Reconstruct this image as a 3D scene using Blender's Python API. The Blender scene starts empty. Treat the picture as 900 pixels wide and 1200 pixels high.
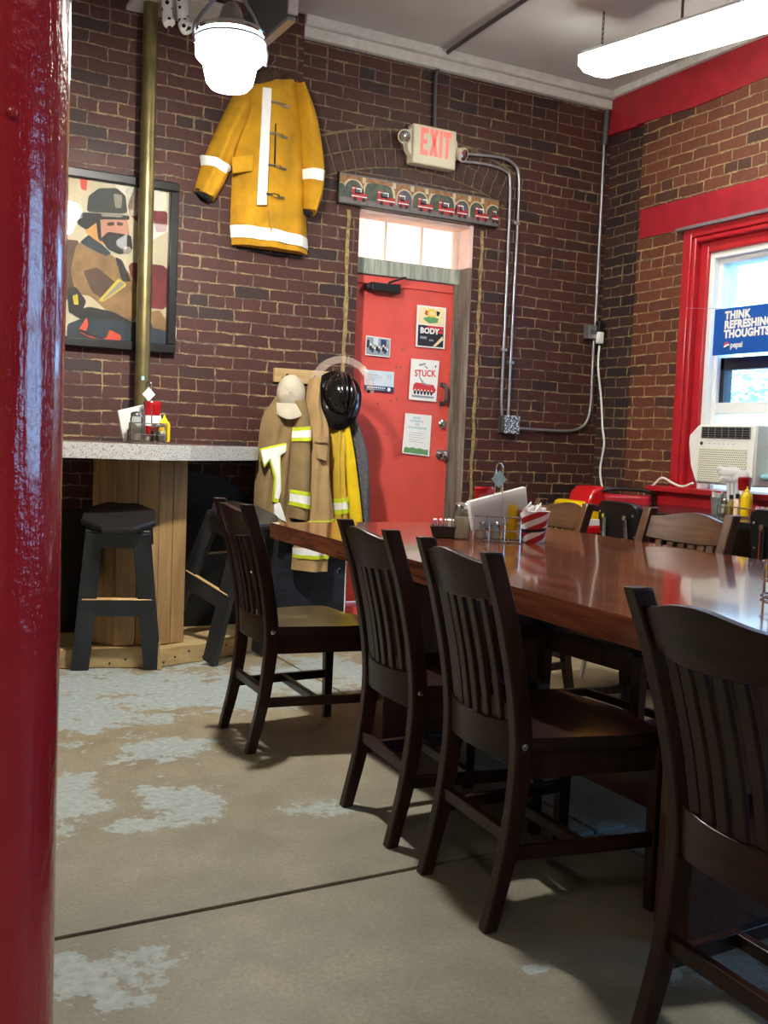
import bpy, bmesh, math, random
from mathutils import Vector, Matrix, noise as mnoise
random.seed(7)
PI = math.pi
S = bpy.context.scene
COL = S.collection

# ------------------------------------------------------------------ camera
F, HC = 1200.47, 1.17
YAW, PITCH, ROLL = [math.radians(a) for a in (28.0438362, 4.01486304, -2.29572629)]
_f = Vector((math.sin(YAW)*math.cos(PITCH), math.cos(YAW)*math.cos(PITCH), -math.sin(PITCH)))
_r0 = Vector((math.cos(YAW), -math.sin(YAW), 0)); _d0 = _f.cross(_r0)
_r = math.cos(ROLL)*_r0 + math.sin(ROLL)*_d0
_d = -math.sin(ROLL)*_r0 + math.cos(ROLL)*_d0
cd = bpy.data.cameras.new('camera'); cam = bpy.data.objects.new('camera', cd); COL.objects.link(cam)
cd.sensor_fit = 'VERTICAL'; cd.sensor_height = 24; cd.sensor_width = 18; cd.lens = 24*F/1200
cd.clip_start = .02
cam.matrix_world = Matrix(((_r.x, -_d.x, -_f.x, 0), (_r.y, -_d.y, -_f.y, 0), (_r.z, -_d.z, -_f.z, HC), (0, 0, 0, 1)))
S.camera = cam
def _ray(x, y): return _r*((x-450)/F) + _d*((y-600)/F) + _f
def onY(x, y, Y): d = _ray(x, y); return d*(Y/d.y) + Vector((0, 0, HC))
def onX(x, y, X): d = _ray(x, y); return d*(X/d.x) + Vector((0, 0, HC))
def onZ(x, y, Z): d = _ray(x, y); return d*((Z-HC)/d.z) + Vector((0, 0, HC))

# ------------------------------------------------------------------ materials
def lin(c):
    o = []
    for v in c:
        v /= 255.0
        o.append(v/12.92 if v <= .04045 else ((v+.055)/1.055)**2.4)
    return (*o, 1)
class NT:
    def __init__(s, name):
        s.m = bpy.data.materials.new(name); s.m.use_nodes = True
        s.t = s.m.node_tree; s.p = s.t.nodes['Principled BSDF']; s.out = s.t.nodes['Material Output']
    def n(s, typ, **kw):
        nd = s.t.nodes.new(typ)
        for k, v in kw.items():
            if k.startswith('i_'):
                key = k[2:]
                key = int(key) if key.isdigit() else key.replace('_', ' ')
                s.put(nd.inputs[key], v)
            else: setattr(nd, k, v)
        return nd
    def put(s, sock, v):
        if isinstance(v, bpy.types.NodeSocket): s.t.links.new(v, sock)
        elif v is not None: sock.default_value = v
    def math(s, op, a, b=None, c=None, clamp=False):
        nd = s.t.nodes.new('ShaderNodeMath'); nd.operation = op; nd.use_clamp = clamp
        for i, v in enumerate((a, b, c)):
            if v is not None: s.put(nd.inputs[i], v)
        return nd.outputs[0]
    def mix(s, fac, a, b, mode='MIX'):
        nd = s.t.nodes.new('ShaderNodeMix'); nd.data_type = 'RGBA'; nd.blend_type = mode
        s.put(nd.inputs[0], fac); s.put(nd.inputs[6], a); s.put(nd.inputs[7], b)
        return nd.outputs[2]
    def ramp(s, fac, stops):
        nd = s.t.nodes.new('ShaderNodeValToRGB'); cr = nd.color_ramp
        while len(cr.elements) < len(stops): cr.elements.new(.5)
        for e, (p, c) in zip(cr.elements, stops): e.position = p; e.color = c
        s.put(nd.inputs[0], fac); return nd.outputs[0]
    def noise(s, vec, scale, detail=4, rough=.55, dist=0):
        nd = s.t.nodes.new('ShaderNodeTexNoise'); s.put(nd.inputs['Vector'], vec)
        nd.inputs['Scale'].default_value = scale; nd.inputs['Detail'].default_value = detail
        nd.inputs['Roughness'].default_value = rough; nd.inputs['Distortion'].default_value = dist
        return nd.outputs[0]
    def obj(s): return s.t.nodes.new('ShaderNodeTexCoord').outputs['Object']
    def pos(s): return s.t.nodes.new('ShaderNodeNewGeometry').outputs['Position']
    def mapv(s, vec, scale=(1, 1, 1), loc=(0, 0, 0), rot=(0, 0, 0)):
        nd = s.t.nodes.new('ShaderNodeMapping'); s.put(nd.inputs[0], vec)
        nd.inputs['Scale'].default_value = scale; nd.inputs['Location'].default_value = loc; nd.inputs['Rotation'].default_value = rot
        return nd.outputs[0]
    def bump(s, h, strength=.3, dist=.01):
        nd = s.t.nodes.new('ShaderNodeBump'); s.put(nd.inputs['Height'], h)
        nd.inputs['Strength'].default_value = strength; nd.inputs['Distance'].default_value = dist
        s.put(s.p.inputs['Normal'], nd.outputs[0])
    def set(s, **kw):
        for k, v in kw.items(): s.put(s.p.inputs[k.replace('_', ' ')], v)
        return s.m
def mat(name, c, rough=.5, metal=0., var=.12, vs=30., bump=0., bs=60., coat=0., spec=.5, emit=None, es=0., bd=.004, stretch=(1, 1, 1)):
    t = NT(name); v = t.mapv(t.obj(), stretch)
    c1 = lin(c)
    if var:
        lo = tuple(x*(1-var*1.6) for x in c1[:3])+(1,); hi = tuple(min(1, x*(1+var)) for x in c1[:3])+(1,)
        base = t.ramp(t.noise(v, vs), [(.3, lo), (.7, hi)])
    else: base = c1
    t.set(Base_Color=base, Roughness=rough, Metallic=metal, Coat_Weight=coat, Specular_IOR_Level=spec)
    if bump: t.bump(t.noise(v, bs), bump, bd)
    if emit: t.set(Emission_Color=lin(emit), Emission_Strength=es)
    return t.m
def glassy(name, tint=(255, 255, 255), rough=.02, mixf=.12, rmax=.9):
    t = NT(name); nt = t.t
    tr = nt.nodes.new('ShaderNodeBsdfTransparent'); tr.inputs[0].default_value = lin(tint)
    gl = nt.nodes.new('ShaderNodeBsdfGlossy'); gl.inputs['Roughness'].default_value = rough
    fr = nt.nodes.new('ShaderNodeLayerWeight'); fr.inputs[0].default_value = .25
    fac = t.math('MULTIPLY_ADD', fr.outputs['Fresnel'], rmax, mixf*.3, clamp=True)
    mx = nt.nodes.new('ShaderNodeMixShader'); nt.links.new(fac, mx.inputs[0])
    nt.links.new(tr.outputs[0], mx.inputs[1]); nt.links.new(gl.outputs[0], mx.inputs[2])
    nt.links.new(mx.outputs[0], t.out.inputs[0]); return t.m
def brick_mat(name, axis, c1, c2, cdark, mort_lo, mort_hi, zoff=0.0):
    t = NT(name); P = t.pos()
    sp = t.n('ShaderNodeSeparateXYZ', i_0=P)
    a = sp.outputs['X' if axis == 'x' else 'Y']; z = sp.outputs['Z']
    wob = t.noise(P, 3.2, 2); wob2 = t.noise(P, 11, 3)
    z2 = t.math('ADD', t.math('ADD', z, zoff), t.math('MULTIPLY', t.math('SUBTRACT', wob, .5), .022))
    z2 = t.math('ADD', z2, t.math('MULTIPLY', t.math('SUBTRACT', wob2, .5), .013))
    a2 = t.math('ADD', a, t.math('MULTIPLY', t.math('SUBTRACT', t.noise(P, 7, 2), .5), .03))
    e1 = t.noise(P, 48, 4, .7); e2 = t.noise(t.mapv(P, (1, 1, 1), (5, 3, 1)), 52, 4, .7)
    a2 = t.math('MULTIPLY_ADD', t.math('SUBTRACT', e1, .5), .016, a2); z2 = t.math('MULTIPLY_ADD', t.math('SUBTRACT', e2, .5), .016, z2)
    v = t.n('ShaderNodeCombineXYZ', i_0=t.math('ADD', a2, 20.0), i_1=z2, i_2=0.0).outputs[0]
    b = t.n('ShaderNodeTexBrick', offset=.5, offset_frequency=2, squash=.5, squash_frequency=7)
    t.put(b.inputs['Vector'], v)
    b.inputs['Color1'].default_value = (0, 0, 0, 1); b.inputs['Color2'].default_value = (1, 1, 1, 1)
    b.inputs['Mortar'].default_value = (.5, .5, .5, 1)
    b.inputs['Scale'].default_value = 1; b.inputs['Brick Width'].default_value = .205; b.inputs['Row Height'].default_value = .0665
    ms = t.math('MULTIPLY_ADD', t.noise(P, 6.5, 4), .014, -.0022)
    t.put(b.inputs['Mortar Size'], ms); b.inputs['Mortar Smooth'].default_value = .35; b.inputs['Bias'].default_value = 0
    rnd = b.outputs['Color']; fac = b.outputs['Fac']
    bc = t.ramp(rnd, [(0., lin(cdark)), (.09, lin(cdark)), (.17, lin(c1)), (.75, lin(c2)), (1., lin(c1))])
    bc = t.mix(t.math('MULTIPLY', t.noise(P, 26, 5), .75), bc, lin(tuple(x*.55 for x in c1)))
    mc = t.ramp(t.noise(P, 17, 6, .65), [(.34, lin(tuple(x*.55 for x in mort_lo))), (.46, lin(mort_lo)), (.62, lin(mort_hi))])
    # mortar is sandier low on the wall and sootier high up
    lowz = t.math('DIVIDE', t.math('SUBTRACT', 3.0, z), 2.2, clamp=True)
    mc = t.mix(lowz, t.mix(.45, mc, lin(mort_lo)), mc)
    col = t.mix(fac, bc, mc)
    h = t.math('ADD', t.math('MULTIPLY', t.math('SUBTRACT', 1., fac), 1.), t.math('MULTIPLY', t.noise(P, 45, 6), .35))
    t.set(Base_Color=col, Roughness=t.math('MULTIPLY_ADD', t.noise(P, 9, 3), .3, .42), Specular_IOR_Level=.45)
    t.bump(h, .9, .012); return t.m
def wood_mat(name, c1, c2, axis='z', rough=.4, coat=0., gs=14., fine=60., bump=.08, dark=None, spec=.5):
    t = NT(name); st = {'x': (.08, 1, 1), 'y': (1, .08, 1), 'z': (1, 1, .08)}[axis]
    v = t.mapv(t.obj(), st)
    g = t.noise(v, gs, 5, .6, .6); g2 = t.noise(v, fine, 3, .6)
    f = t.math('ADD', t.math('MULTIPLY', g, .7), t.math('MULTIPLY', g2, .3))
    stops = [(.36, lin(c1)), (.62, lin(c2))]
    if dark: stops = [(.3, lin(dark)), (.42, lin(c1)), (.64, lin(c2))]
    t.set(Base_Color=t.ramp(f, stops), Roughness=rough, Coat_Weight=coat, Coat_Roughness=.06, Specular_IOR_Level=spec)
    if bump: t.bump(f, bump, .004)
    return t.m
M = {}
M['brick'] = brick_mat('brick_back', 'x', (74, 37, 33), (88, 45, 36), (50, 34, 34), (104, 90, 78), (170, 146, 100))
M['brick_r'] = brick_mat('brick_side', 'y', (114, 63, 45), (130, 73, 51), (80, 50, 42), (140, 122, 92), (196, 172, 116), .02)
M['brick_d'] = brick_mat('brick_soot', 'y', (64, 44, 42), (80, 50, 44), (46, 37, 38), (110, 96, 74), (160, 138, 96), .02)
M['archbrick'] = mat('arch_brick', (70, 40, 36), .65, var=.35, vs=14, bump=.5, bs=40, bd=.006)
M['mortar'] = mat('sandy_mortar', (164, 142, 98), .95, var=.3, vs=40, bump=.9, bs=70, bd=.012)
M['mortar_dk'] = mat('dark_mortar', (126, 108, 84), .95, var=.3, vs=40, bump=.9, bs=70, bd=.01)
M['ceil'] = mat('ceiling_paint', (196, 194, 192), .8, var=.05, vs=3)
M['plaster'] = mat('plaster_paint', (190, 182, 170), .85, var=.06, vs=3)
M['whitetrim'] = mat('white_trim', (205, 203, 200), .6, var=.08, vs=20)
M['redpaint'] = mat('red_wall_paint', (158, 30, 42), .45, var=.12, vs=8, bump=.2, bs=30)
M['redtrim'] = mat('red_window_paint', (184, 34, 44), .28, var=.1, vs=10, bump=.12, bs=25, coat=.3)
M['greyrail'] = mat('grey_lip', (120, 112, 118), .5)
M['reddoor'] = mat('red_door_paint', (224, 90, 80), .34, var=.07, vs=5, bump=.1, bs=14)
M['oldwood'] = wood_mat('weathered_grey_wood', (104, 94, 86), (150, 140, 130), 'z', .85, gs=20, bump=.5, dark=(66, 58, 52))
M['oldgreen'] = wood_mat('peeling_green_wood', (140, 148, 138), (186, 190, 178), 'z', .85, gs=26, bump=.5, dark=(84, 80, 72))
M['cream'] = mat('cream_paint', (232, 206, 196), .6, var=.06, vs=8)
M['transom'] = mat('lit_transom', (250, 230, 220), .6, var=0, emit=(255, 216, 196), es=.75)
M['white'] = mat('white_paint', (238, 238, 234), .4, var=.02)
M['plastic_w'] = mat('white_plastic', (240, 241, 234), .4, var=.02)
M['plastic_c'] = mat('beige_plastic', (214, 206, 180), .45, var=.02)
M['blackp'] = mat('black_plastic', (20, 20, 21), .35, var=.05)
M['blackm'] = mat('black_metal', (16, 16, 17), .3, var=.05)
M['black_stool'] = mat('worn_black_paint', (38, 41, 46), .45, var=.35, vs=10, bump=.25, bs=24, stretch=(1, 1, .4))
M['black_seat'] = mat('worn_black_seat', (34, 32, 34), .38, var=.25, vs=9, bump=.15, bs=20)
M['rawwood'] = wood_mat('bare_wood_edge', (190, 150, 96), (214, 180, 124), 'z', .7)
M['chrome'] = mat('chrome', (220, 222, 226), .12, 1., var=0)
M['steel'] = mat('galvanised_conduit', (170, 168, 172), .35, .8, var=.08)
M['steel_dk'] = mat('dark_conduit', (98, 96, 98), .45, .6, var=.1)
M['brass'] = mat('aged_brass_pole', (128, 116, 78), .38, .75, var=.2, vs=9, bump=.05)
M['chair'] = wood_mat('dark_stained_wood', (38, 22, 17), (60, 35, 26), 'z', .36, .1, gs=18, dark=(28, 16, 13), bump=.05, spec=.28)
M['chairtop'] = wood_mat('dark_stained_rail', (38, 22, 17), (62, 37, 27), 'y', .36, .1, gs=18, dark=(28, 16, 13), bump=.05, spec=.28)
M['chairseat'] = wood_mat('worn_seat_wood', (36, 22, 17), (56, 35, 26), 'x', .3, .2, gs=16, dark=(36, 22, 17), bump=.04)
M['tabletop'] = wood_mat('rosewood_laminate', (100, 50, 33), (150, 86, 58), 'y', .14, .7, gs=20, fine=70, dark=(56, 27, 20), bump=0)
M['tableedge'] = wood_mat('rosewood_edge', (96, 48, 32), (140, 78, 50), 'y', .25, .5, gs=26, dark=(62, 30, 22), bump=0)
M['tableleg'] = wood_mat('rosewood_panel', (74, 42, 30), (104, 62, 44), 'z', .35, .3, gs=24, dark=(48, 26, 20), bump=0)
M['pine'] = wood_mat('knotty_pine_planks', (150, 116, 74), (186, 150, 104), 'z', .55, gs=9, dark=(112, 82, 50), bump=.12)
M['pine_p'] = wood_mat('pine_platform', (176, 146, 98), (206, 180, 130), 'x', .6, gs=9, dark=(130, 100, 62), bump=.12)
M['navy'] = mat('rough_navy_board', (30, 36, 50), .55, var=.45, vs=12, bump=.5, bs=30, stretch=(.3, 1, 1.5))
M['paper'] = mat('white_paper', (240, 240, 238), .7, var=.02)
M['paperblue'] = mat('pale_card', (206, 220, 232), .7, var=.03)
M['ink'] = mat('black_ink', (34, 34, 44), .6, var=.1)
M['greyink'] = mat('grey_ink', (150, 160, 168), .7, var=.1)
M['redink'] = mat('red_ink', (214, 58, 66), .6, var=.1)
M['yellow_ink'] = mat('yellow_ink', (240, 204, 40), .6, var=.1)
M['green_ink'] = mat('green_ink', (104, 164, 104), .6, var=.25, vs=60)
M['blue_ink'] = mat('navy_ink', (34, 56, 104), .6, var=.1)
M['cream_ink'] = mat('cream_ink', (246, 226, 180), .6, var=.05)
M['yellowcoat'] = mat('yellow_duck_cloth', (190, 140, 14), .85, var=.2, vs=7, bump=.35, bs=220, bd=.002)
M['yellowcoat2'] = mat('faded_yellow_cloth', (206, 172, 58), .9, var=.14, vs=9, bump=.3, bs=200, bd=.002)
M['yellowbright'] = mat('bright_yellow_cloth', (236, 200, 10), .8, var=.1, vs=9, bump=.3, bs=200, bd=.002)
M['tan'] = mat('tan_duck_cloth', (142, 118, 80), .9, var=.16, vs=8, bump=.3, bs=200, bd=.002)
M['khaki'] = mat('khaki_cloth', (178, 146, 100), .9, var=.1, vs=8, bump=.3, bs=200, bd=.002)
M['reflect'] = mat('silver_reflective_tape', (244, 246, 240), .35, var=.03, emit=None)
M['lime'] = mat('lime_trim_tape', (206, 220, 40), .6, var=.1)
M['cuff'] = mat('black_knit', (24, 24, 26), .95, bump=.6, bs=150)
M['collar'] = mat('brown_corduroy', (72, 54, 40), .95, var=.2, bump=.6, bs=160)
M['capcloth'] = mat('stone_cotton', (196, 186, 164), .9, var=.1, vs=9, bump=.3, bs=180, bd=.002)
M['helmet'] = mat('helmet_black', (14, 14, 15), .16, var=0, coat=.6)
t = NT('cloudy_visor'); t.set(Base_Color=lin((190, 168, 154)), Roughness=.15, Alpha=.3); M['visor'] = t.m
M['glass'] = glassy('window_glass', (214, 236, 250), .01, .1, .6)
M['pglass'] = glassy('picture_glass', (255, 255, 255), .015, .35, .9)
M['jar'] = glassy('jar_glass', (236, 240, 236), .03, .3, .9)
t = NT('thin_white_plastic'); tl_ = t.t.nodes.new('ShaderNodeBsdfTranslucent'); tl_.inputs[0].default_value = lin((236, 240, 240)); mx_ = t.t.nodes.new('ShaderNodeMixShader'); mx_.inputs[0].default_value = .6
t.set(Base_Color=lin((226, 228, 220)), Roughness=.4); t.t.links.new(t.p.outputs[0], mx_.inputs[1]); t.t.links.new(tl_.outputs[0], mx_.inputs[2]); t.t.links.new(mx_.outputs[0], t.out.inputs[0]); M['thinplastic'] = t.m
M['speck'] = None
t = NT('speckled_laminate'); v = t.obj()
cc = t.ramp(t.noise(v, 150, 2), [(.36, lin((118, 116, 114))), (.46, lin((186, 186, 184))), (.56, lin((206, 204, 200))), (.66, lin((150, 146, 140)))])
t.set(Base_Color=cc, Roughness=.3); M['speck'] = t.m
t = NT('counter_surface'); t.set(Base_Color=t.ramp(t.noise(t.obj(), 160, 2), [(.4, lin((110, 92, 88))), (.6, lin((160, 146, 140)))]), Roughness=.2); M['countertop'] = t.m
t = NT('quilted_grey'); v = t.mapv(t.obj(), (1, 1, 1), (0, 0, 0), (0, PI/4, 0))
ck = t.n('ShaderNodeTexBrick', offset=0., squash=1.); sx = t.n('ShaderNodeSeparateXYZ', i_0=v)
t.put(ck.inputs['Vector'], t.n('ShaderNodeCombineXYZ', i_0=sx.outputs[0], i_1=sx.outputs[2]).outputs[0])
ck.inputs['Scale'].default_value = 1; ck.inputs['Brick Width'].default_value = .035; ck.inputs['Row Height'].default_value = .035; ck.inputs['Mortar Size'].default_value = .003; ck.inputs['Mortar Smooth'].default_value = 1
ck.inputs['Color1'].default_value = ck.inputs['Color2'].default_value = lin((92, 94, 102)); ck.inputs['Mortar'].default_value = lin((122, 124, 130))
t.set(Base_Color=ck.outputs[0], Roughness=.85); t.bump(t.math('SUBTRACT', 1., ck.outputs['Fac']), .7, .01); M['quilt'] = t.m
# red column enamel with drips
t = NT('thick_red_enamel'); v = t.pos()
h = t.math('ADD', t.noise(t.mapv(v, (1, 1, .12)), 26, 4), t.math('MULTIPLY', t.noise(v, 70, 4), .35))
t.set(Base_Color=t.ramp(t.noise(v, 6, 3), [(.3, lin((184, 34, 46))), (.7, lin((204, 42, 54)))]), Roughness=.16, Coat_Weight=.7, Coat_Roughness=.08)
t.bump(h, .9, .006); M['column'] = t.m
# dotted plush
t = NT('spotted_plush'); vo = t.n('ShaderNodeTexVoronoi'); vo.inputs['Scale'].default_value = 26; t.put(vo.inputs['Vector'], t.obj())
sp = t.math('LESS_THAN', vo.outputs['Distance'], .3)
t.set(Base_Color=t.mix(sp, lin((236, 236, 234)), lin((16, 16, 18))), Roughness=.9); M['plush'] = t.m
# striped cup
t = NT('striped_cup'); sx = t.n('ShaderNodeSeparateXYZ', i_0=t.obj())
an = t.math('ARCTAN2', sx.outputs[1], sx.outputs[0])
ph = t.math('FRACT', t.math('ADD', t.math('MULTIPLY', an, 3/(2*PI)*1.0), t.math('MULTIPLY', sx.outputs[2], -21.0)))
cst = t.mix(t.math('GREATER_THAN', ph, .5), lin((238, 238, 240)), lin((178, 34, 44)))
bz = t.math('ADD', t.math('ABSOLUTE', t.math('SUBTRACT', sx.outputs[2], t.math('MULTIPLY_ADD', sx.outputs[0], .12, .052))), 0)
cst = t.mix(t.math('LESS_THAN', bz, .0065), cst, lin((24, 26, 40)))
t.set(Base_Color=cst, Roughness=.3); M['cup'] = t.m
# concrete floor with peeling pale blue paint
t = NT('worn_concrete'); P = t.pos(); sx = t.n('ShaderNodeSeparateXYZ', i_0=P)
fine = t.noise(P, 90, 4); big = t.noise(P, 1.6, 4); mid = t.noise(P, 7, 6)
base = t.ramp(t.math('ADD', t.math('MULTIPLY', big, .6), t.math('MULTIPLY', mid, .4)), [(.34, lin((128, 124, 108))), (.5, lin((147, 143, 126))), (.66, lin((164, 159, 140)))])
# warmer ochre bare concrete towards the bar
bar = t.math('DIVIDE', t.math('SUBTRACT', sx.outputs[1], 2.6), 1.6, clamp=True)
base = t.mix(t.math('MULTIPLY', bar, .6), base, t.ramp(mid, [(.35, lin((158, 138, 104))), (.65, lin((186, 166, 128)))]))
base = t.mix(t.math('MULTIPLY', t.math('SUBTRACT', fine, .3, clamp=True), 1.1), base, lin((98, 92, 80)))
base = t.mix(t.math('MULTIPLY', t.math('SUBTRACT', t.noise(P, 2.6, 5, .7), .5, clamp=True), 1.6), base, lin((104, 98, 86)))
def blob(cx, cy, rx, ry):
    dx = t.math('DIVIDE', t.math('SUBTRACT', sx.outputs[0], cx), rx); dy = t.math('DIVIDE', t.math('SUBTRACT', sx.outputs[1], cy), ry)
    r = t.math('SQRT', t.math('ADD', t.math('MULTIPLY', dx, dx), t.math('MULTIPLY', dy, dy)))
    return t.math('SUBTRACT', 1., r, clamp=True)
tot = None
for px, py, rx, ry in ((150, 800, 1.0, .85), (95, 835, .6, .7), (250, 812, 1.1, .5), (330, 800, .7, .4), (80, 940, .22, .5), (190, 880, .3, .25), (215, 935, .22, .28), (150, 968, .25, .12), (375, 948, .2, .12), (100, 1150, .3, .22), (400, 785, .5, .6), (350, 790, .6, .4), (850, 1130, .2, .15), (610, 880, .3, .3), (690, 975, .25, .15), (632, 1135, .05, .04), (165, 1118, .06, .03)):
    c = onZ(px, py, 0); b = blob(c.x, c.y, rx, ry)
    tot = b if tot is None else t.math('MAXIMUM', tot, b)
pm = t.math('ADD', t.math('MULTIPLY', t.noise(P, 5, 9, .68, .3), .66), t.math('MULTIPLY', t.noise(t.mapv(P, (1, 1, 1), (3, 1, 0)), 21, 7, .66), .34))
thr = t.math('SUBTRACT', t.math('MULTIPLY_ADD', t.math('POWER', tot, .7), .25, pm), .635)
mask = t.math('MULTIPLY', t.math('MULTIPLY', thr, 30, clamp=True), t.math('GREATER_THAN', tot, .01))
pc = t.ramp(t.noise(P, 40, 4), [(.3, lin((146, 156, 154))), (.7, lin((176, 184, 180)))])
t.set(Base_Color=t.mix(mask, base, pc), Roughness=t.math('MULTIPLY_ADD', mid, .3, .42), Specular_IOR_Level=.4)
t.bump(t.math('ADD', t.math('MULTIPLY', mask, .5), t.math('MULTIPLY', fine, .2)), .35, .004); M['floor'] = t.m
M['joint'] = mat('joint_filler', (40, 36, 32), .95, var=.5, vs=30, bump=.8)
M['opal'] = mat('opal_shade', (240, 240, 240), .4, var=0, emit=(240, 247, 255), es=7.)
M['bulbglow'] = mat('bulb_glow', (255, 255, 255), .4, var=0, emit=(255, 249, 238), es=1750.)
t = NT('frosted_globe'); em_ = t.t.nodes.new('ShaderNodeEmission'); em_.inputs[0].default_value = lin((240, 247, 255)); em_.inputs[1].default_value = 30; tr_ = t.t.nodes.new('ShaderNodeBsdfTransparent'); mx_ = t.t.nodes.new('ShaderNodeMixShader'); mx_.inputs[0].default_value = .22
t.t.links.new(tr_.outputs[0], mx_.inputs[1]); t.t.links.new(em_.outputs[0], mx_.inputs[2]); t.t.links.new(mx_.outputs[0], t.out.inputs[0]); M['lampglow'] = t.m
M['tubeglow'] = mat('tube_diffuser', (255, 255, 255), .4, var=0, emit=(255, 255, 242), es=13.)
M['tubemid'] = mat('tube_diffuser_mid', (255, 255, 255), .4, var=0, emit=(255, 240, 216), es=11.)
M['tubedim'] = mat('tube_diffuser_dim', (255, 255, 255), .4, var=0, emit=(255, 250, 240), es=1.6)
M['exitglow'] = mat('exit_letters', (255, 120, 110), .4, var=0, emit=(255, 70, 64), es=.32)
M['duct'] = mat('grey_sheet_metal', (104, 106, 110), .5, .3, var=.06)
M['redplastic'] = mat('red_plastic', (206, 26, 30), .25, var=.03, coat=.4)
M['redvinyl'] = mat('red_vinyl', (178, 24, 44), .35, var=.05)
M['blackvinyl'] = mat('black_vinyl', (15, 15, 17), .4, var=.1, bump=.15, bs=90)
M['yplastic'] = mat('yellow_plastic', (246, 204, 10), .3, var=.03, coat=.3)
M['ketchup'] = mat('ketchup_red', (158, 18, 22), .2, var=.03, coat=.5)
M['ketchup_dk'] = mat('ketchup_dark', (120, 14, 18), .22, var=.03, coat=.5)
M['sugar'] = mat('sugar', (240, 236, 222), .8, var=.04)
M['pepper'] = mat('pepper_flakes', (112, 96, 66), .8, var=.6, vs=160)
M['olive'] = mat('olive_liquid', (146, 132, 60), .3, var=.2)
M['pink'] = mat('pink_paper', (240, 186, 206), .7, var=.06)
M['peach'] = mat('peach_paper', (246, 214, 186), .7, var=.06)
M['tin'] = mat('galvanised_tin', (150, 162, 160), .38, .5, var=.12)
M['tagblue'] = mat('pale_blue_tag', (170, 214, 224), .5, var=.15, vs=70)
M['signblue'] = mat('sign_blue', (12, 86, 178), .4, var=.06, vs=4)
M['tableblack'] = mat('black_laminate', (30, 28, 32), .22, var=.1, coat=.3)
M['whitecloth'] = mat('white_paper_napkin', (244, 244, 242), .85, var=.03, bump=.2, bs=20)
t = NT('thin_napkin_paper'); tl_ = t.t.nodes.new('ShaderNodeBsdfTranslucent'); tl_.inputs[0].default_value = lin((244, 244, 242)); mx_ = t.t.nodes.new('ShaderNodeMixShader'); mx_.inputs[0].default_value = .45
t.set(Base_Color=lin((244, 244, 242)), Roughness=.9); t.bump(t.noise(t.obj(), 20), .2, .004); t.t.links.new(t.p.outputs[0], mx_.inputs[1]); t.t.links.new(tl_.outputs[0], mx_.inputs[2]); t.t.links.new(mx_.outputs[0], t.out.inputs[0]); M['whitecloth'] = t.m
M['cyan'] = mat('light_blue_cloth', (150, 200, 216), .8, var=.08)
M['grille'] = None
t = NT('ac_grille'); sx = t.n('ShaderNodeSeparateXYZ', i_0=t.obj())
def holes(sa, sb):
    fy = t.math('MULTIPLY', sa, 72.); fz = t.math('MULTIPLY', sb, 80.)
    row = t.math('FLOOR', fz); sh = t.math('MULTIPLY', t.math('MODULO', t.math('ABSOLUTE', row), 2.), .5)
    a = t.math('SUBTRACT', t.math('FRACT', t.math('ADD', fy, sh)), .5); b = t.math('SUBTRACT', t.math('FRACT', fz), .5)
    return t.math('LESS_THAN', t.math('ADD', t.math('MULTIPLY', a, a), t.math('MULTIPLY', b, b)), .085)
hm = holes(sx.outputs[1], sx.outputs[2])
t.set(Base_Color=t.mix(hm, lin((232, 232, 216)), lin((120, 118, 92))), Roughness=.5); M['grille'] = t.m
t = NT('diamond_plate'); vo = t.n('ShaderNodeTexVoronoi'); vo.inputs['Scale'].default_value = 90; t.put(vo.inputs['Vector'], t.obj())
t.set(Base_Color=t.ramp(vo.outputs['Distance'], [(.3, lin((235, 236, 238))), (.5, lin((90, 92, 96)))]), Roughness=.35, Metallic=.4); M['plate'] = t.m
M['bark'] = mat('bark', (110, 98, 88), .9)
M['leaf'] = mat('pale_leaves', (206, 206, 178), .6, var=.3, vs=2)
M['ground'] = mat('outside_ground', (168, 166, 158), .9)

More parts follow.
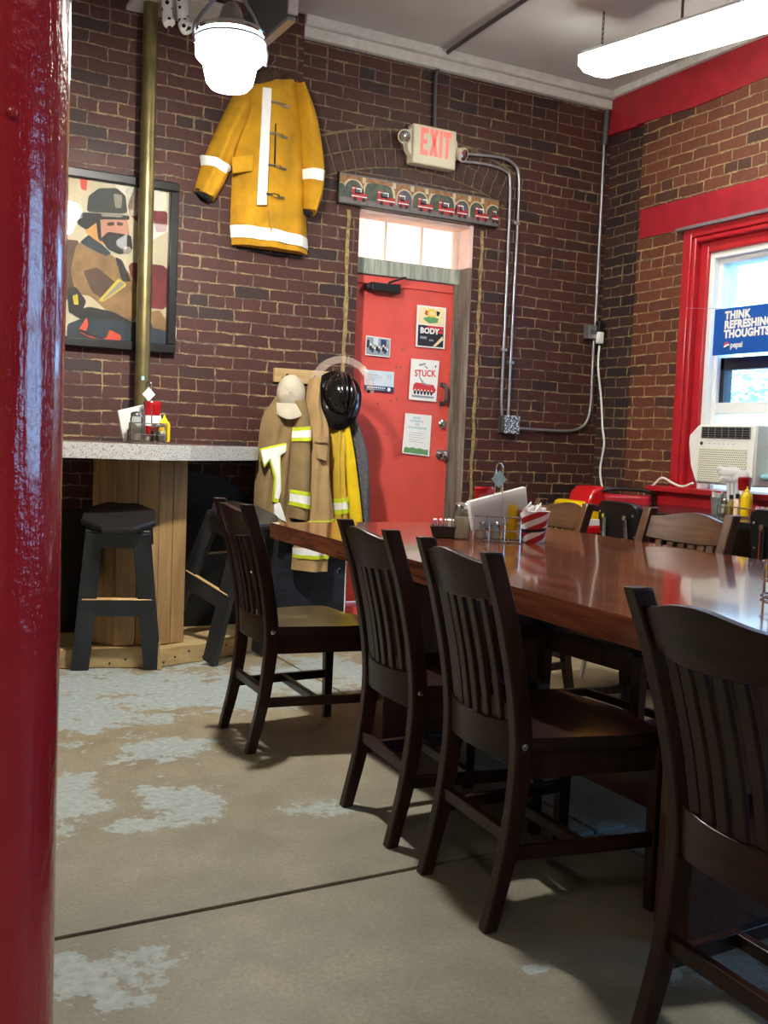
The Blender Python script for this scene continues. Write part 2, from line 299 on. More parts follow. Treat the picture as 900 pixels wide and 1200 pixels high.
# ------------------------------------------------------------------ mesh builder
class B:
    def __init__(s): s.bm = bmesh.new(); s.mats = []
    def mi(s, m):
        if m is None: return 0
        if m not in s.mats: s.mats.append(m)
        return s.mats.index(m)
    def face(s, vs, m=None):
        try:
            f = s.bm.faces.new(vs); f.material_index = s.mi(m); return f
        except ValueError: return None
    def hexa(s, p, m=None):
        v = [s.bm.verts.new(q) for q in p]
        for q in ((0, 3, 2, 1), (4, 5, 6, 7), (0, 1, 5, 4), (1, 2, 6, 5), (2, 3, 7, 6), (3, 0, 4, 7)): s.face([v[i] for i in q], m)
        return s
    def box(s, lo, hi, m=None):
        (a, b, c), (d, e, f) = lo, hi
        return s.hexa([(a, b, c), (d, b, c), (d, e, c), (a, e, c), (a, b, f), (d, b, f), (d, e, f), (a, e, f)], m)
    def bar(s, p, q, w, h, m=None, up=(0, 0, 1), w2=None, h2=None):
        p, q = Vector(p), Vector(q); d = (q-p).normalized(); up = Vector(up)
        if abs(d.dot(up)) > .98: up = Vector((1, 0, 0))
        x = d.cross(up).normalized(); y = x.cross(d).normalized()
        w2 = w if w2 is None else w2; h2 = h if h2 is None else h2
        c = lambda o, ww, hh: [o-x*ww/2-y*hh/2, o+x*ww/2-y*hh/2, o+x*ww/2+y*hh/2, o-x*ww/2+y*hh/2]
        return s.hexa(c(p, w, h)+c(q, w2, h2), m)
    def ring(s, pts): return [s.bm.verts.new(p) for p in pts]
    def bridge(s, a, b, m=None, closed=True):
        n = len(a)
        for i in range(n if closed else n-1): s.face([a[i], a[(i+1) % n], b[(i+1) % n], b[i]], m)
    def tube(s, pts, r, m=None, n=8, closed=False, rads=None):
        pts = [Vector(p) for p in pts]; N = len(pts); rings = []; ref = None
        for i, p in enumerate(pts):
            if closed: d = pts[(i+1) % N]-pts[i-1]
            else: d = pts[min(i+1, N-1)]-pts[max(i-1, 0)]
            d.normalize()
            if ref is None: ref = Vector((0, 0, 1)) if abs(d.z) < .9 else Vector((1, 0, 0))
            x = (ref-d*ref.dot(d)).normalized(); ref = x; y = d.cross(x)
            rr = rads[i] if rads else r
            rings.append(s.ring([p+x*rr*math.cos(2*PI*k/n)+y*rr*math.sin(2*PI*k/n) for k in range(n)]))
        for i in range(N-1): s.bridge(rings[i], rings[i+1], m)
        if closed: s.bridge(rings[-1], rings[0], m)
        else: s.face(rings[0][::-1], m); s.face(rings[-1], m)
        return s
    def lathe(s, prof, c=(0, 0, 0), m=None, n=24, axis='z', sx=1., sy=1.):
        c = Vector(c); rings = []
        for r, h in prof:
            pts = []
            for k in range(n):
                a = 2*PI*k/n; u, v = r*math.cos(a)*sx, r*math.sin(a)*sy
                pts.append(c+(Vector((u, v, h)) if axis == 'z' else Vector((h, u, v)) if axis == 'x' else Vector((u, h, v))))
            rings.append(s.ring(pts))
        for i in range(len(rings)-1): s.bridge(rings[i], rings[i+1], m)
        s.face(rings[0][::-1], m); s.face(rings[-1], m); return s
    def sphere(s, c, r, m=None, n=16, sc=(1, 1, 1)):
        prof = [(max(1e-4, r*math.sin(PI*i/10)), -r*math.cos(PI*i/10)) for i in range(11)]
        c = Vector(c); rings = [s.ring([c+Vector((q*math.cos(2*PI*k/n)*sc[0], q*math.sin(2*PI*k/n)*sc[1], h*sc[2])) for k in range(n)]) for q, h in prof]
        for i in range(10): s.bridge(rings[i], rings[i+1], m)
        return s
    def prism(s, pts, off, m=None):
        a = [s.bm.verts.new(p) for p in pts]; o = Vector(off); b = [s.bm.verts.new(Vector(p)+o) for p in pts]
        s.face(a, m); s.face(b[::-1], m); s.bridge(b, a, m); return s
    def build(s, name, m=None, parent=None, loc=None, bevel=0., smooth=True, rot=None, sub=0):
        bmesh.ops.recalc_face_normals(s.bm, faces=s.bm.faces[:])
        off = Vector(loc) if loc is not None else None
        me = bpy.data.meshes.new(name); s.bm.to_mesh(me); s.bm.free()
        for x in (s.mats or [m]): me.materials.append(x)
        if off is not None and parent is None: me.transform(Matrix.Translation(-off))
        o = bpy.data.objects.new(name, me); COL.objects.link(o)
        if off is not None and parent is None: o.location = off
        if parent is not None:
            o.parent = parent
            if parent.get('_abs'):
                w = Vector((0, 0, 0)); q = parent
                while q is not None: w += q.location; q = q.parent
                me.transform(Matrix.Translation(-w))
        if smooth and len(me.polygons):
            me.polygons.foreach_set('use_smooth', [True]*len(me.polygons)); me.set_sharp_from_angle(angle=math.radians(38))
        if bevel:
            md = o.modifiers.new('bevel', 'BEVEL'); md.width = bevel; md.segments = 2; md.limit_method = 'ANGLE'
        if sub:
            md = o.modifiers.new('sub', 'SUBSURF'); md.levels = md.render_levels = sub
        if parent is not None and parent.get('_abs'): o['_abs'] = 1
        return o
def root(name, loc, label=None, cat=None, group=None, kind=None, rz=0., local=False):
    o = bpy.data.objects.new(name, None); COL.objects.link(o); o.location = loc; o.rotation_euler = (0, 0, rz)
    o.empty_display_size = .05
    if not local: o['_abs'] = 1
    return tag(o, label, cat, group, kind)
def tag(o, label=None, cat=None, group=None, kind=None):
    if label: o['label'] = label
    if cat: o['category'] = cat
    if group: o['group'] = group
    if kind: o['kind'] = kind
    return o
def struct(o): o['kind'] = 'structure'; return o
def copy_tree(o, parent=None):
    c = o.copy(); COL.objects.link(c); c.parent = parent
    for ch in list(o.children): copy_tree(ch, c)
    return c
def part(b, name, m, parent, **kw): return b.build(name, m, parent, **kw)
def text(name, body, m, parent, loc, right, up, size, bold=.0, ext=.0008, align='LEFT', sx=1.):
    cu = bpy.data.curves.new(name, 'FONT'); cu.body = body; cu.size = size; cu.extrude = ext; cu.offset = bold
    cu.align_x = align; cu.space_character = 1.+bold*26; cu.resolution_u = 4; cu.materials.append(m)
    o = bpy.data.objects.new(name, cu); COL.objects.link(o)
    r = Vector(right).normalized(); u = Vector(up).normalized(); n = r.cross(u).normalized(); u = n.cross(r)
    mw = Matrix(((r.x*sx, u.x, n.x, loc[0]), (r.y*sx, u.y, n.y, loc[1]), (r.z*sx, u.z, n.z, loc[2]), (0, 0, 0, 1)))
    if parent is not None:
        o.parent = parent
        w = Vector((0, 0, 0)); q = parent
        while q is not None: w += q.location; q = q.parent
        mw = Matrix.Translation(-w) @ mw
    o.matrix_local = mw; bpy.context.view_layer.update()
    me = bpy.data.meshes.new_from_object(o.evaluated_get(bpy.context.evaluated_depsgraph_get()))
    bpy.data.objects.remove(o); o = bpy.data.objects.new(name, me); COL.objects.link(o); o.parent = parent; o.matrix_local = mw; return o
def smoothpath(pts, k=6):
    P = [Vector(p) for p in pts]; out = []
    for i in range(len(P)-1):
        a, b, c, d = P[max(i-1, 0)], P[i], P[i+1], P[min(i+2, len(P)-1)]
        for j in range(k):
            u = j/k
            out.append(.5*((2*b)+(c-a)*u+(2*a-5*b+4*c-d)*u*u+(3*b-a-3*c+d)*u**3))
    return out+[P[-1]]

# ------------------------------------------------------------------ room shell
D, W, CZ = 5.5, 4.5, 3.515
X0, Y0 = -3.2, -3.2
OX0, OX1, OZ = 2.69, 3.488, 2.525          # door opening
b = B(); T = .35
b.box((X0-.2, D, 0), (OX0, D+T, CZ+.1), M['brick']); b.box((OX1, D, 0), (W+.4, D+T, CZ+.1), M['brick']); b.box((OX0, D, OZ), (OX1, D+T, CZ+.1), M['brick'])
struct(b.build('wall_back', smooth=False))
WY0, WY1, WZ0, WZ1 = 3.22, 4.71, .935, 2.50     # window hole in right wall
W2Y0, W2Y1 = -.6, 1.0
b = B()
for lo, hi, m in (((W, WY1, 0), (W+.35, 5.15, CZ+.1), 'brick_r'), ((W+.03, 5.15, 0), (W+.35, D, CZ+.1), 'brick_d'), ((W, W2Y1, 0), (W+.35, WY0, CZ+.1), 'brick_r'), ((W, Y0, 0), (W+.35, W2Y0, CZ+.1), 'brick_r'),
                  ((W, WY0, 0), (W+.35, WY1, WZ0), 'brick_r'), ((W, WY0, WZ1), (W+.35, WY1, CZ+.1), 'brick_r'), ((W, W2Y0, 0), (W+.35, W2Y1, WZ0), 'brick_r'), ((W, W2Y0, WZ1), (W+.35, W2Y1, CZ+.1), 'brick_r')):
    b.box(lo, hi, M[m])
struct(b.build('wall_right', smooth=False))
struct(B().box((X0-.2, Y0, 0), (X0, D, CZ+.1)).build('wall_left', M['plaster'], smooth=False))
struct(B().box((X0-.2, Y0-.2, 0), (W+.35, Y0, CZ+.1)).build('wall_front', M['plaster'], smooth=False))
struct(B().box((X0-.2, Y0-.2, CZ), (W+.35, D+T, CZ+.12)).build('ceiling', M['ceil'], smooth=False))
# floor slabs divided by control joints, joint filler below
jy = lambda x: 2.333+.022*x
JX = 2.055; g = .008
def slab(b, p): b.prism([(x, y, 0) for x, y in p], (0, 0, -.08), M['floor'])
b = B()
XL, XR = X0-.2, W+.4
slab(b, [(XL, jy(XL)+g), (JX-g, jy(JX)+g), (JX-g, D+T), (XL, D+T)])
slab(b, [(JX+g*.6, jy(JX)+g), (XR, jy(XR)+g), (XR, D+T), (JX+g*.6, D+T)])
slab(b, [(XL, Y0-.2), (JX-g, Y0-.2), (JX-g, jy(JX)-g), (XL, jy(XL)-g)])
slab(b, [(JX+g*.6, Y0-.2), (XR, Y0-.2), (XR, jy(XR)-g), (JX+g*.6, jy(JX)-g)])
b.box((XL, Y0-.2, -.1), (XR, D+T, -.012), M['joint'])
struct(b.build('floor', smooth=False, bevel=.004))
# ceiling mouldings
b = B(); b.box((2.28, D-.045, 3.40), (W, D, 3.46)); b.box((2.28, D-.075, 3.46), (W, D, 3.515))
struct(b.build('trim_1', M['whitetrim'], bevel=.006))
struct(B().box((W-.04, Y0, 3.465), (W+.03, D-.08, 3.515)).build('trim_2', M['whitetrim'], bevel=.004))
# red band under ceiling on side wall, red lintel board
b = B(); ys = [5.5, 5.2, 4.7, 4.2, 3.5, 2.5, 1., Y0]
for i in range(len(ys)-1):
    z1, z2 = (3.235+.012*math.sin(i*2.3), 3.235+.012*math.sin((i+1)*2.3)) if i else (3.24, 3.235)
    b.hexa([(W-.012, ys[i+1], z2), (W+.03, ys[i+1], z2), (W+.03, ys[i], z1), (W-.012, ys[i], z1), (W-.012, ys[i+1], 3.465), (W+.03, ys[i+1], 3.465), (W+.03, ys[i], 3.465), (W-.012, ys[i], 3.465)])
struct(b.build('trim_3', M['redpaint'], smooth=False))
b = B(); b.box((W-.015, 2.9, 2.51), (W+.01, 5.12, 2.69))
struct(b.build('trim_4', M['redpaint'], smooth=False))
b = B(); b.box((W-.05, 3.0, 2.492), (W, 4.76, 2.512))
struct(b.build('trim_5', M['greyrail'], bevel=.003))
# pier at top of back wall beside the moulding, brick arch and mortar seams round the doorway
struct(B().box((2.02, D-.05, 2.92), (2.28, D+.01, CZ)).build('trim_6', M['brick'], smooth=False))
b = B(); R0, cz0, cx0 = 1.62, 2.80-1.62, 3.085
for ring in range(2):
    r1 = R0+ring*.107; r2 = r1+.100; n = 19+ring
    amax = .395
    for i in range(n):
        a1 = -amax+2*amax*i/n+.0035; a2 = -amax+2*amax*(i+1)/n-.0035
        q = []
        for yy in (D-.006-.004*random.random(), D+.01):
            for (r, a) in ((r1, a1), (r1, a2), (r2, a2), (r2, a1)): q.append((cx0+r*math.sin(a), yy, cz0+r*math.cos(a)))
        b.hexa(q, M['archbrick'])
q = []
for k in range(25):
    a = -amax+2*amax*k/24; q.append((a, R0-.008, R0+.222))
for i in range(24):
    a, r1, r2 = q[i]; a2 = q[i+1][0]
    b.hexa([(cx0+r*math.sin(x), yy, cz0+r*math.cos(x)) for yy in (D-.002, D+.01) for r, x in ((r1, a), (r1, a2), (r2, a2), (r2, a))], M['mortar_dk'])
struct(b.build('trim_7', smooth=False))
b = B()
for xx, ww in ((2.618, .022), (3.545, .02)):
    z = 0.; pl, pr_ = xx-ww/2, xx+ww/2
    while z < 2.48:
        z2 = z+.05; nl, nr = xx-ww/2+random.uniform(-.006, .006), xx+ww/2+random.uniform(-.006, .006)
        b.hexa([(pl, D-.007, z), (pr_, D-.007, z), (pr_, D+.01, z), (pl, D+.01, z), (nl, D-.007, z2), (nr, D-.007, z2), (nr, D+.01, z2), (nl, D+.01, z2)]); pl, pr_, z = nl, nr, z2
struct(b.build('trim_8', M['mortar']))

# ------------------------------------------------------------------ door
DY = 5.65
d1 = root('door_1', (3.09, DY, .0), kind='structure')
b = B(); b.box((OX0, DY, .165), (3.475, DY+.05, 2.165), M['reddoor'])
for lo, hi in (((OX0, DY-.012, .165), (OX0+.03, DY, 2.165)), ((3.435, DY-.012, .165), (3.475, DY, 2.165)), ((OX0, DY-.012, 2.115), (3.475, DY, 2.165))): b.box(lo, hi, M['reddoor'])
for x, z in ((3.09, 1.73), (3.05, 1.62), (3.08, 1.62), (3.06, 1.42), (3.02, 1.41), (2.93, 1.39), (3.0, 1.2)): b.box((x, DY-.001, z), (x+.012, DY+.001, z+.012), M['mortar_dk'])
part(b, 'door_leaf', None, d1, bevel=.003)
b = B(); b.box((OX0, D+.02, 0), (OX1, DY+.3, .16)); part(b, 'threshold', M['reddoor'], d1, bevel=.006)
b = B(); b.box((OX0, DY-.03, 2.17), (3.478, DY+.06, 2.265)); part(b, 'transom_rail', M['oldgreen'], d1, bevel=.004)
b = B()
for x0, x1 in ((2.695, 2.945), (2.953, 3.20), (3.208, 3.435)): b.box((x0, DY+.02, 2.265), (x1, DY+.03, 2.502))
part(b, 'transom_pane', M['transom'], d1)
b = B()
for x in (2.949, 3.204): b.box((x-.006, DY+.005, 2.265), (x+.006, DY+.03, 2.505))
b.box((OX0, DY+.031, 2.26), (3.47, DY+.05, 2.525)); b.box((3.43, DY, 2.265), (3.47, DY+.03, 2.505)); b.box((OX0, D+.03, 2.505), (3.47, DY+.05, 2.53)); b.box((3.47, D+.01, 2.265), (3.49, DY+.05, 2.53))
part(b, 'transom_frame', M['cream'], d1, smooth=False)
b = B(); b.box((3.472, D+.005, 0), (3.497, DY+.05, 2.262)); b.box((3.44, DY-.03, .16), (3.474, DY+.02, 2.17)); part(b, 'jamb', M['oldwood'], d1, bevel=.003)
cl = B(); cl.box((2.83, DY-.07, 2.065), (3.03, DY-.005, 2.12)); cl.box((2.80, DY-.06, 2.075), (2.835, DY-.005, 2.11)); cl.bar((2.95, DY-.045, 2.125), (3.03, DY-.10, 2.16), .022, .012); cl.bar((3.03, DY-.1, 2.16), (3.09, DY-.02, 2.175), .02, .012)
part(cl, 'door_closer', M['blackp'], d1, bevel=.006)
b = B(); hx = 3.398
b.tube(smoothpath([(hx, DY-.005, 1.53), (hx, DY-.045, 1.52), (hx, DY-.05, 1.476), (hx, DY-.045, 1.43), (hx, DY-.005, 1.42)], 4), .012, n=10); b.box((hx-.02, DY-.006, 1.52), (hx+.02, DY, 1.55)); b.box((hx-.02, DY-.006, 1.40), (hx+.02, DY, 1.43))
part(b, 'pull_handle', M['steel_dk'], d1)
b = B(); b.lathe([(.031, 0), (.031, -.012), (.022, -.02), (.012, -.022), (.001, -.022)], (3.406, DY, 1.287), axis='y'); part(b, 'deadbolt', M['chrome'], d1)
b = B(); b.lathe([(.034, 0), (.034, -.008), (.016, -.012), (.014, -.03), (.026, -.04), (.03, -.055), (.022, -.066), (.001, -.068)], (3.397, DY, 1.091), axis='y'); part(b, 'door_knob', M['chrome'], d1)

# papers taped to the door: base sheet plus printed areas in one mesh
def sheet(name, pts, label, draw, cat='poster', m='paper'):
    P = [onY(x, y, DY-.0135) for x, y in pts]    # TL TR BR BL
    o = B(); o.prism(P, (0, .001, 0), M[m])
    def q(u, v, k=1): a = P[0].lerp(P[1], u); c = P[3].lerp(P[2], u); w = a.lerp(c, v); w.y -= .0006*k; return w
    def quad(u0, v0, u1, v1, mm, k=1): o.prism([q(u0, v0, k), q(u1, v0, k), q(u1, v1, k), q(u0, v1, k)], (0, .0004, 0), M[mm])
    def poly(uv, mm, k=1): o.prism([q(u, v, k) for u, v in uv], (0, .0004, 0), M[mm])
    draw(quad, poly)
    ob = tag(o.build(name, None, loc=P[3].lerp(P[2], .5), smooth=False), label, cat)
    return ob, q
def circ(cu, cv, ru, rv, n=14): return [(cu+ru*math.cos(2*PI*k/n), cv+rv*math.sin(2*PI*k/n)) for k in range(n)]
def dr(quad, poly):
    quad(.06, .04, .94, .45, 'cream_ink'); poly(circ(.5, .17, .16, .1), 'yellow_ink', 2); poly(circ(.52, .17, .1, .06), 'cream_ink', 3)
    poly([(.22, .3), (.45, .24), (.75, .28), (.72, .38), (.45, .42), (.28, .36)], 'green_ink', 2); poly([(.66, .1), (.8, .12), (.74, .22), (.68, .22)], 'ink', 2); poly([(.3, .1), (.4, .14), (.36, .24), (.26, .2)], 'redink', 2)
    quad(.06, .47, .94, .97, 'ink'); poly([(.35, .47), (.94, .47), (.94, .56), (.42, .56)], 'redink', 2); poly([(.6, .58), (.94, .58), (.94, .64), (.68, .64)], 'redink', 2); poly([(.9, .7), (.94, .78), (.68, .96), (.58, .96)], 'cream_ink', 2)
    quad(.14, .74, .36, .8, 'greyink', 2); quad(.45, .8, .6, .84, 'greyink', 2)
fo, q = sheet('event_poster', ((489, 357), (523, 361), (521, 409), (487, 406)), 'colourful taped poster with a black lower half, highest on the red door', dr)
text('lettering', 'BODY', M['paper'], fo, q(.13, .66, 4), (q(1, .6)-q(0, .6)), (q(.5, 0)-q(.5, 1)), .048, .0022)
def dr(quad, poly):
    poly([(.28, .12), (.5, .08), (.52, .12), (.3, .17)], 'greyink'); poly([(.5, .14), (.62, .2), (.6, .22), (.48, .17)], 'greyink'); quad(.86, .12, .9, .17, 'ink')
    poly([(.14, .62), (.22, .57), (.86, .6), (.96, .72), (.9, .8), (.12, .76)], 'redink'); poly([(.3, .42), (.34, .42), (.5, .56), (.8, .64), (.46, .6)], 'greyink', 2)
    for k in range(6): poly(circ(.2+.12*k, .80, .045, .06), 'ink' if k % 2 else 'blue_ink', 2); poly(circ(.2+.12*k, .75, .03, .022), 'peach', 3)
    quad(.1, .88, .9, .93, 'greyink')
fo, q = sheet('event_poster', ((482, 420), (515, 423), (511, 471), (479, 468)), 'white poster with red STUCK lettering over a red vehicle, taped mid door', dr)
text('lettering', 'STUCK', M['redink'], fo, q(.15, .42, 3), (q(1, .3)-q(0, .34)), (q(.5, 0)-q(.5, 1)), .056, .0011, sx=.86)
def dr(quad, poly):
    for k, (a, c) in enumerate(((.32, .62), (.2, .72), (.4, .56), (.16, .86))):
        n = 5+3*(k % 2)
        for i in range(n): u = a+(c-a)*i/n; quad(u, .07+.08*k, u+(c-a)/n*.65, .12+.08*k, 'tagblue')
    for k in range(5): quad(.2, .46+.055*k, .78-.1*(k % 2), .468+.055*k, 'greyink')
    poly([(.06, .86), (.14, .83), (.24, .85), (.36, .82), (.5, .845), (.64, .825), (.78, .85), (.94, .84), (.94, .97), (.06, .97)], 'green_ink')
sheet('flyer', ((475, 484), (506, 487), (503, 535), (471, 531)), 'white flyer with pale blue text and a green grass strip, lowest on door', dr, 'flyer')
def dr(quad, poly):
    quad(.03, .05, .97, .95, 'greyink'); quad(.05, .2, .14, .6, 'ink', 2); quad(.6, .1, .82, .45, 'blue_ink', 2)
    for k in range(9): poly(circ(.2+.085*k, .62+.1*(k % 3), .06, .12), ('ink', 'blue_ink', 'greyink')[k % 3], 3); poly(circ(.2+.085*k, .42+.09*(k % 3), .03, .06), 'peach' if k % 2 else 'paper', 4)
    quad(.3, .06, .5, .4, 'paperblue', 2)
sheet('photo_print', ((429, 393), (458, 397), (457, 419), (428, 416)), 'small grey group photograph taped to red door above the mailing card', dr, 'photo')
def dr(quad, poly):
    quad(0, .74, 1, 1, 'blue_ink'); quad(.1, .2, .45, .23, 'greyink'); quad(.1, .3, .6, .32, 'greyink'); quad(.14, .38, .55, .4, 'greyink'); quad(.14, .46, .4, .48, 'greyink'); quad(.78, .18, .9, .34, 'greyink'); quad(.8, .2, .88, .32, 'paperblue', 2)
    for k in range(9): quad(.1+.07*k, .79, .15+.07*k, .87, 'paperblue', 2)
    quad(.1, .91, .68, .95, 'greyink', 2); poly(circ(.84, .88, .06, .1), 'paper', 2)
sheet('mailing_card', ((427, 433), (462, 436), (461, 460), (427, 457)), 'pale mailing card with a navy strip taped below the photograph', dr, 'card', 'paperblue')

# ------------------------------------------------------------------ firehouse panorama board above the door
Y = D-.03
P = [onY(397.5, 200, Y), onY(585.5, 234, Y), onY(584, 267, Y), onY(396.5, 238, Y)]
x0, x1, z0, z1 = P[0].x, P[1].x, (P[2].z+P[3].z)/2, (P[0].z+P[1].z)/2
pn = root('panorama_board', ((x0+x1)/2, D, z0), 'long printed board of firehouse arches and red engines over the red door', 'picture')
b = B(); b.box((x0, Y, z0), (x1, D, z1)); part(b, 'board', M['blackp'], pn, bevel=.003)
M['pbrick'] = mat('print_brick', (150, 104, 62), .5, var=.35, vs=60); M['pstone'] = mat('print_stone', (196, 184, 150), .5, var=.1); M['pdark'] = mat('print_dark', (66, 78, 66), .5, var=.4, vs=30); M['pblue'] = mat('print_dusk', (78, 76, 96), .5, var=.3, vs=30); M['pgrey'] = mat('print_road', (108, 104, 104), .5, var=.2, vs=40); M['pred'] = mat('print_red', (176, 34, 40), .5, var=.25, vs=60)
b = B(); L, Hh = x1-x0, z1-z0
def pq(a, c, e, g2, m, k=1): b.box((x0+a*L, Y-.0008*k, z0+c*Hh), (x0+e*L, Y-.0008*k+.0006, z0+g2*Hh), M[m])
pq(.006, .05, .996, .97, 'pbrick'); pq(.006, .05, .996, .26, 'pgrey', 2)
pq(.006, .93, .996, .97, 'pgrey', 2)
def arch(cx, w, hh, m):
    for k, (ww, mm, kk) in enumerate(((w*1.18, 'pstone', 3), (w, m, 4))):
        r = ww*L/2; zc = z0+Hh*hh
        pts = [(x0+cx*L-r, Y-.0008*kk, z0+.22*Hh), (x0+cx*L+r, Y-.0008*kk, z0+.22*Hh)]
        pts += [(x0+cx*L+r*math.cos(PI*i/10), Y-.0008*kk, zc+min(r*math.sin(PI*i/10), Hh*.34)) for i in range(11)]
        b.prism([(min(max(px_, x0+.006*L), x0+.994*L), py_, pz_2) for px_, py_, pz_2 in pts], (0, .0006, 0), M[mm])
def truck(cx, w):
    w *= 1.05; pq(cx-w*.5, .17, cx+w*.5, .42, 'pred', 5); pq(cx-w*.5, .42, cx-w*.2, .6, 'pred', 5); pq(cx-w*.48, .52, cx-w*.3, .56, 'paper', 6); pq(cx-w*.32, .38, cx+w*.12, .56, 'paper', 5); pq(cx-w*.26, .42, cx+w*.06, .52, 'pblue', 6); pq(cx-w*.5, .28, cx+w*.5, .31, 'paper', 6)
    for s in (-.28, .28): b.lathe([(.012, 0), (.012, -.0006)], (x0+(cx+s*w)*L, Y-.005, z0+.2*Hh), M['ink'], n=10, axis='y')
for cx, w, hh, m in ((.015, .04, .52, 'pdark'), (.085, .10, .48, 'pdark'), (.235, .17, .45, 'pdark'), (.39, .085, .47, 'pblue'), (.485, .085, .48, 'pdark'), (.625, .155, .45, 'pdark'), (.755, .08, .47, 'pblue'), (.85, .085, .48, 'pdark'), (.96, .085, .47, 'pdark')): arch(cx, w, hh, m)
for cx, w in ((.12, .085), (.28, .10), (.385, .06), (.52, .09), (.655, .10), (.755, .06), (.885, .085), (.975, .04)): truck(cx, w)
for cx in (.145, .325, .435, .525, .7, .8, .885): pq(cx-.01, .74, cx+.01, .92, 'pstone', 5)
part(b, 'print', None, pn, smooth=False)

# ------------------------------------------------------------------ exit sign, conduits, electrical boxes
ex = root('exit_sign', (3.14, D, 2.81), 'beige lit EXIT sign with two emergency lamp heads above the red door', 'exit sign')
b = B(); b.box((2.985, D-.075, 2.815), (3.285, D, 3.045)); part(b, 'housing', M['plastic_c'], ex, bevel=.008)
b = B(); b.prism([(2.985, D-.06, 2.86), (2.96, D-.06, 2.89), (2.945, D-.06, 2.95), (2.96, D-.06, 3.0), (2.985, D-.06, 3.02)], (0, .05, 0)); part(b, 'side_bracket', M['plastic_c'], ex, bevel=.004)
b = B(); b.prism([(3.285, D-.06, 2.86), (3.30, D-.06, 2.88), (3.31, D-.06, 2.94), (3.30, D-.06, 2.99), (3.285, D-.06, 3.01)], (0, .05, 0)); part(b, 'side_bracket', M['plastic_c'], ex, bevel=.004)
b = B()
def xl_(pts): b.prism([(2.985+.30*u, D-.0785, 3.045-.23*v) for u, v in pts], (0, .004, 0))
t0_, t1_ = .075, .755
def xr_(u0, v0, u1, v1): xl_([(u0, v0), (u1, v0), (u1, v1), (u0, v1)])
xr_(.175, t0_, .235, t1_); xr_(.235, t0_, .345, t0_+.13); xr_(.235, .36, .325, .47); xr_(.235, t1_-.13, .345, t1_)
xl_([(.385, t0_), (.45, t0_), (.575, t1_), (.51, t1_)]); xl_([(.51, t0_), (.575, t0_), (.45, t1_), (.385, t1_)])
xr_(.61, t0_, .67, t1_); xr_(.70, t0_, .87, t0_+.13); xr_(.755, t0_+.13, .815, t1_)
part(b, 'lettering', M['exitglow'], ex, smooth=False)
for (cx, cz, dx) in ((2.93, 2.955, -.6), (3.33, 2.915, .35)):
    hd = B(); c = Vector((cx, D-.075, cz)); dv = Vector((dx, -.75, -.3)).normalized()
    u = dv.cross(Vector((0, 0, 1))).normalized(); w = u.cross(dv)
    rings = []
    for r, h in ((.02, -.05), (.036, -.03), (.042, 0), (.042, .012), (.034, .014)): rings.append(hd.ring([c+dv*h+u*r*math.cos(2*PI*k/16)+w*r*math.sin(2*PI*k/16) for k in range(16)]))
    for i in range(4): hd.bridge(rings[i], rings[i+1])
    hd.face(rings[0]); hd.face(rings[-1]); ho = part(hd, 'lamp_head', M['plastic_c'], ex)
    hd = B(); rg = hd.ring([c+dv*.015+u*.034*math.cos(2*PI*k/16)+w*.034*math.sin(2*PI*k/16) for k in range(16)]); r2 = hd.ring([c+dv*.021+u*.02*math.cos(2*PI*k/16)+w*.02*math.sin(2*PI*k/16) for k in range(16)]); hd.bridge(rg, r2); hd.face(r2); hd.face(rg)
    part(hd, 'lens', M['chrome'], ho)
def conduit(pts, r, m, label, Yp=D-.018, clips=()):
    w = [p if len(p) == 3 else onY(p[0], p[1], Yp) for p in pts]
    o = root('conduit', tuple(w[-1]), label, 'conduit')
    part(B().tube(smoothpath(w, 5), r, n=10), 'pipe', m, o)
    for p in clips:
        c = onY(*p, Yp); part(B().box((c.x-.022, D-.035, c.z-.01), (c.x+.022, D-.001, c.z+.01)), 'clip', m, o, bevel=.004)
    return o
ca = onZ(624, -6, CZ-.02); cb = onZ(540, 50, CZ-.02)
conduit([tuple(ca), tuple(cb), tuple(onY(521, 66, D-.04)), (512, 84), (510, 110), (509.5, 150)], .0125, M['steel_dk'], 'dark conduit running from the ceiling down to the exit sign')
conduit([(541, 180), (570, 182.5), (588, 185), (600, 191), (607.5, 204), (607, 250), (601, 370), (595.5, 487)], .010, M['steel'], 'outer of the paired bent steel conduits beside the red door', clips=((604.5, 262), (598, 425)))
conduit([(541, 189), (565, 192), (580, 195.5), (592, 201), (597.5, 214), (595, 300), (589.5, 424), (587.5, 470), (588.5, 489)], .010, M['steel'], 'inner of the paired bent steel conduits beside the red door', clips=((590, 410),))
conduit([(605, 502), (655, 505), (677, 503), (688, 493), (692.5, 472), (694, 440), (696, 398)], .010, M['steel'], 'steel conduit linking the wall outlet to the grey corner box')
conduit([(697.5, 382), (702, 290), (708, 168)], .0095, M['steel'], 'thin pale conduit rising up the brick corner')
conduit([(708, 170), (711, 140), (713.5, 116)], .022, M['steel_dk'], 'thick dark conduit sleeve at the top of the brick corner')
ob = root('outlet_box', tuple(onY(596, 508, D)), 'square patterned outlet box where the paired conduits end', 'outlet box')
p, q_ = onY(587, 487, D-.03), onY(605.5, 508, D-.03)
part(B().box((p.x, D-.05, q_.z), (q_.x, D, p.z)), 'box', M['steel_dk'], ob, bevel=.004)
part(B().box((p.x+.012, D-.056, q_.z-.003), (q_.x+.004, D-.05, p.z+.003)), 'cover_plate', M['plate'], ob, bevel=.002)
p, q_ = onY(687.5, 381, D-.03), onY(698, 398, D-.03)
jb = root('junction_box', (p.x, D, q_.z), 'small grey metal junction box in the brick corner', 'junction box')
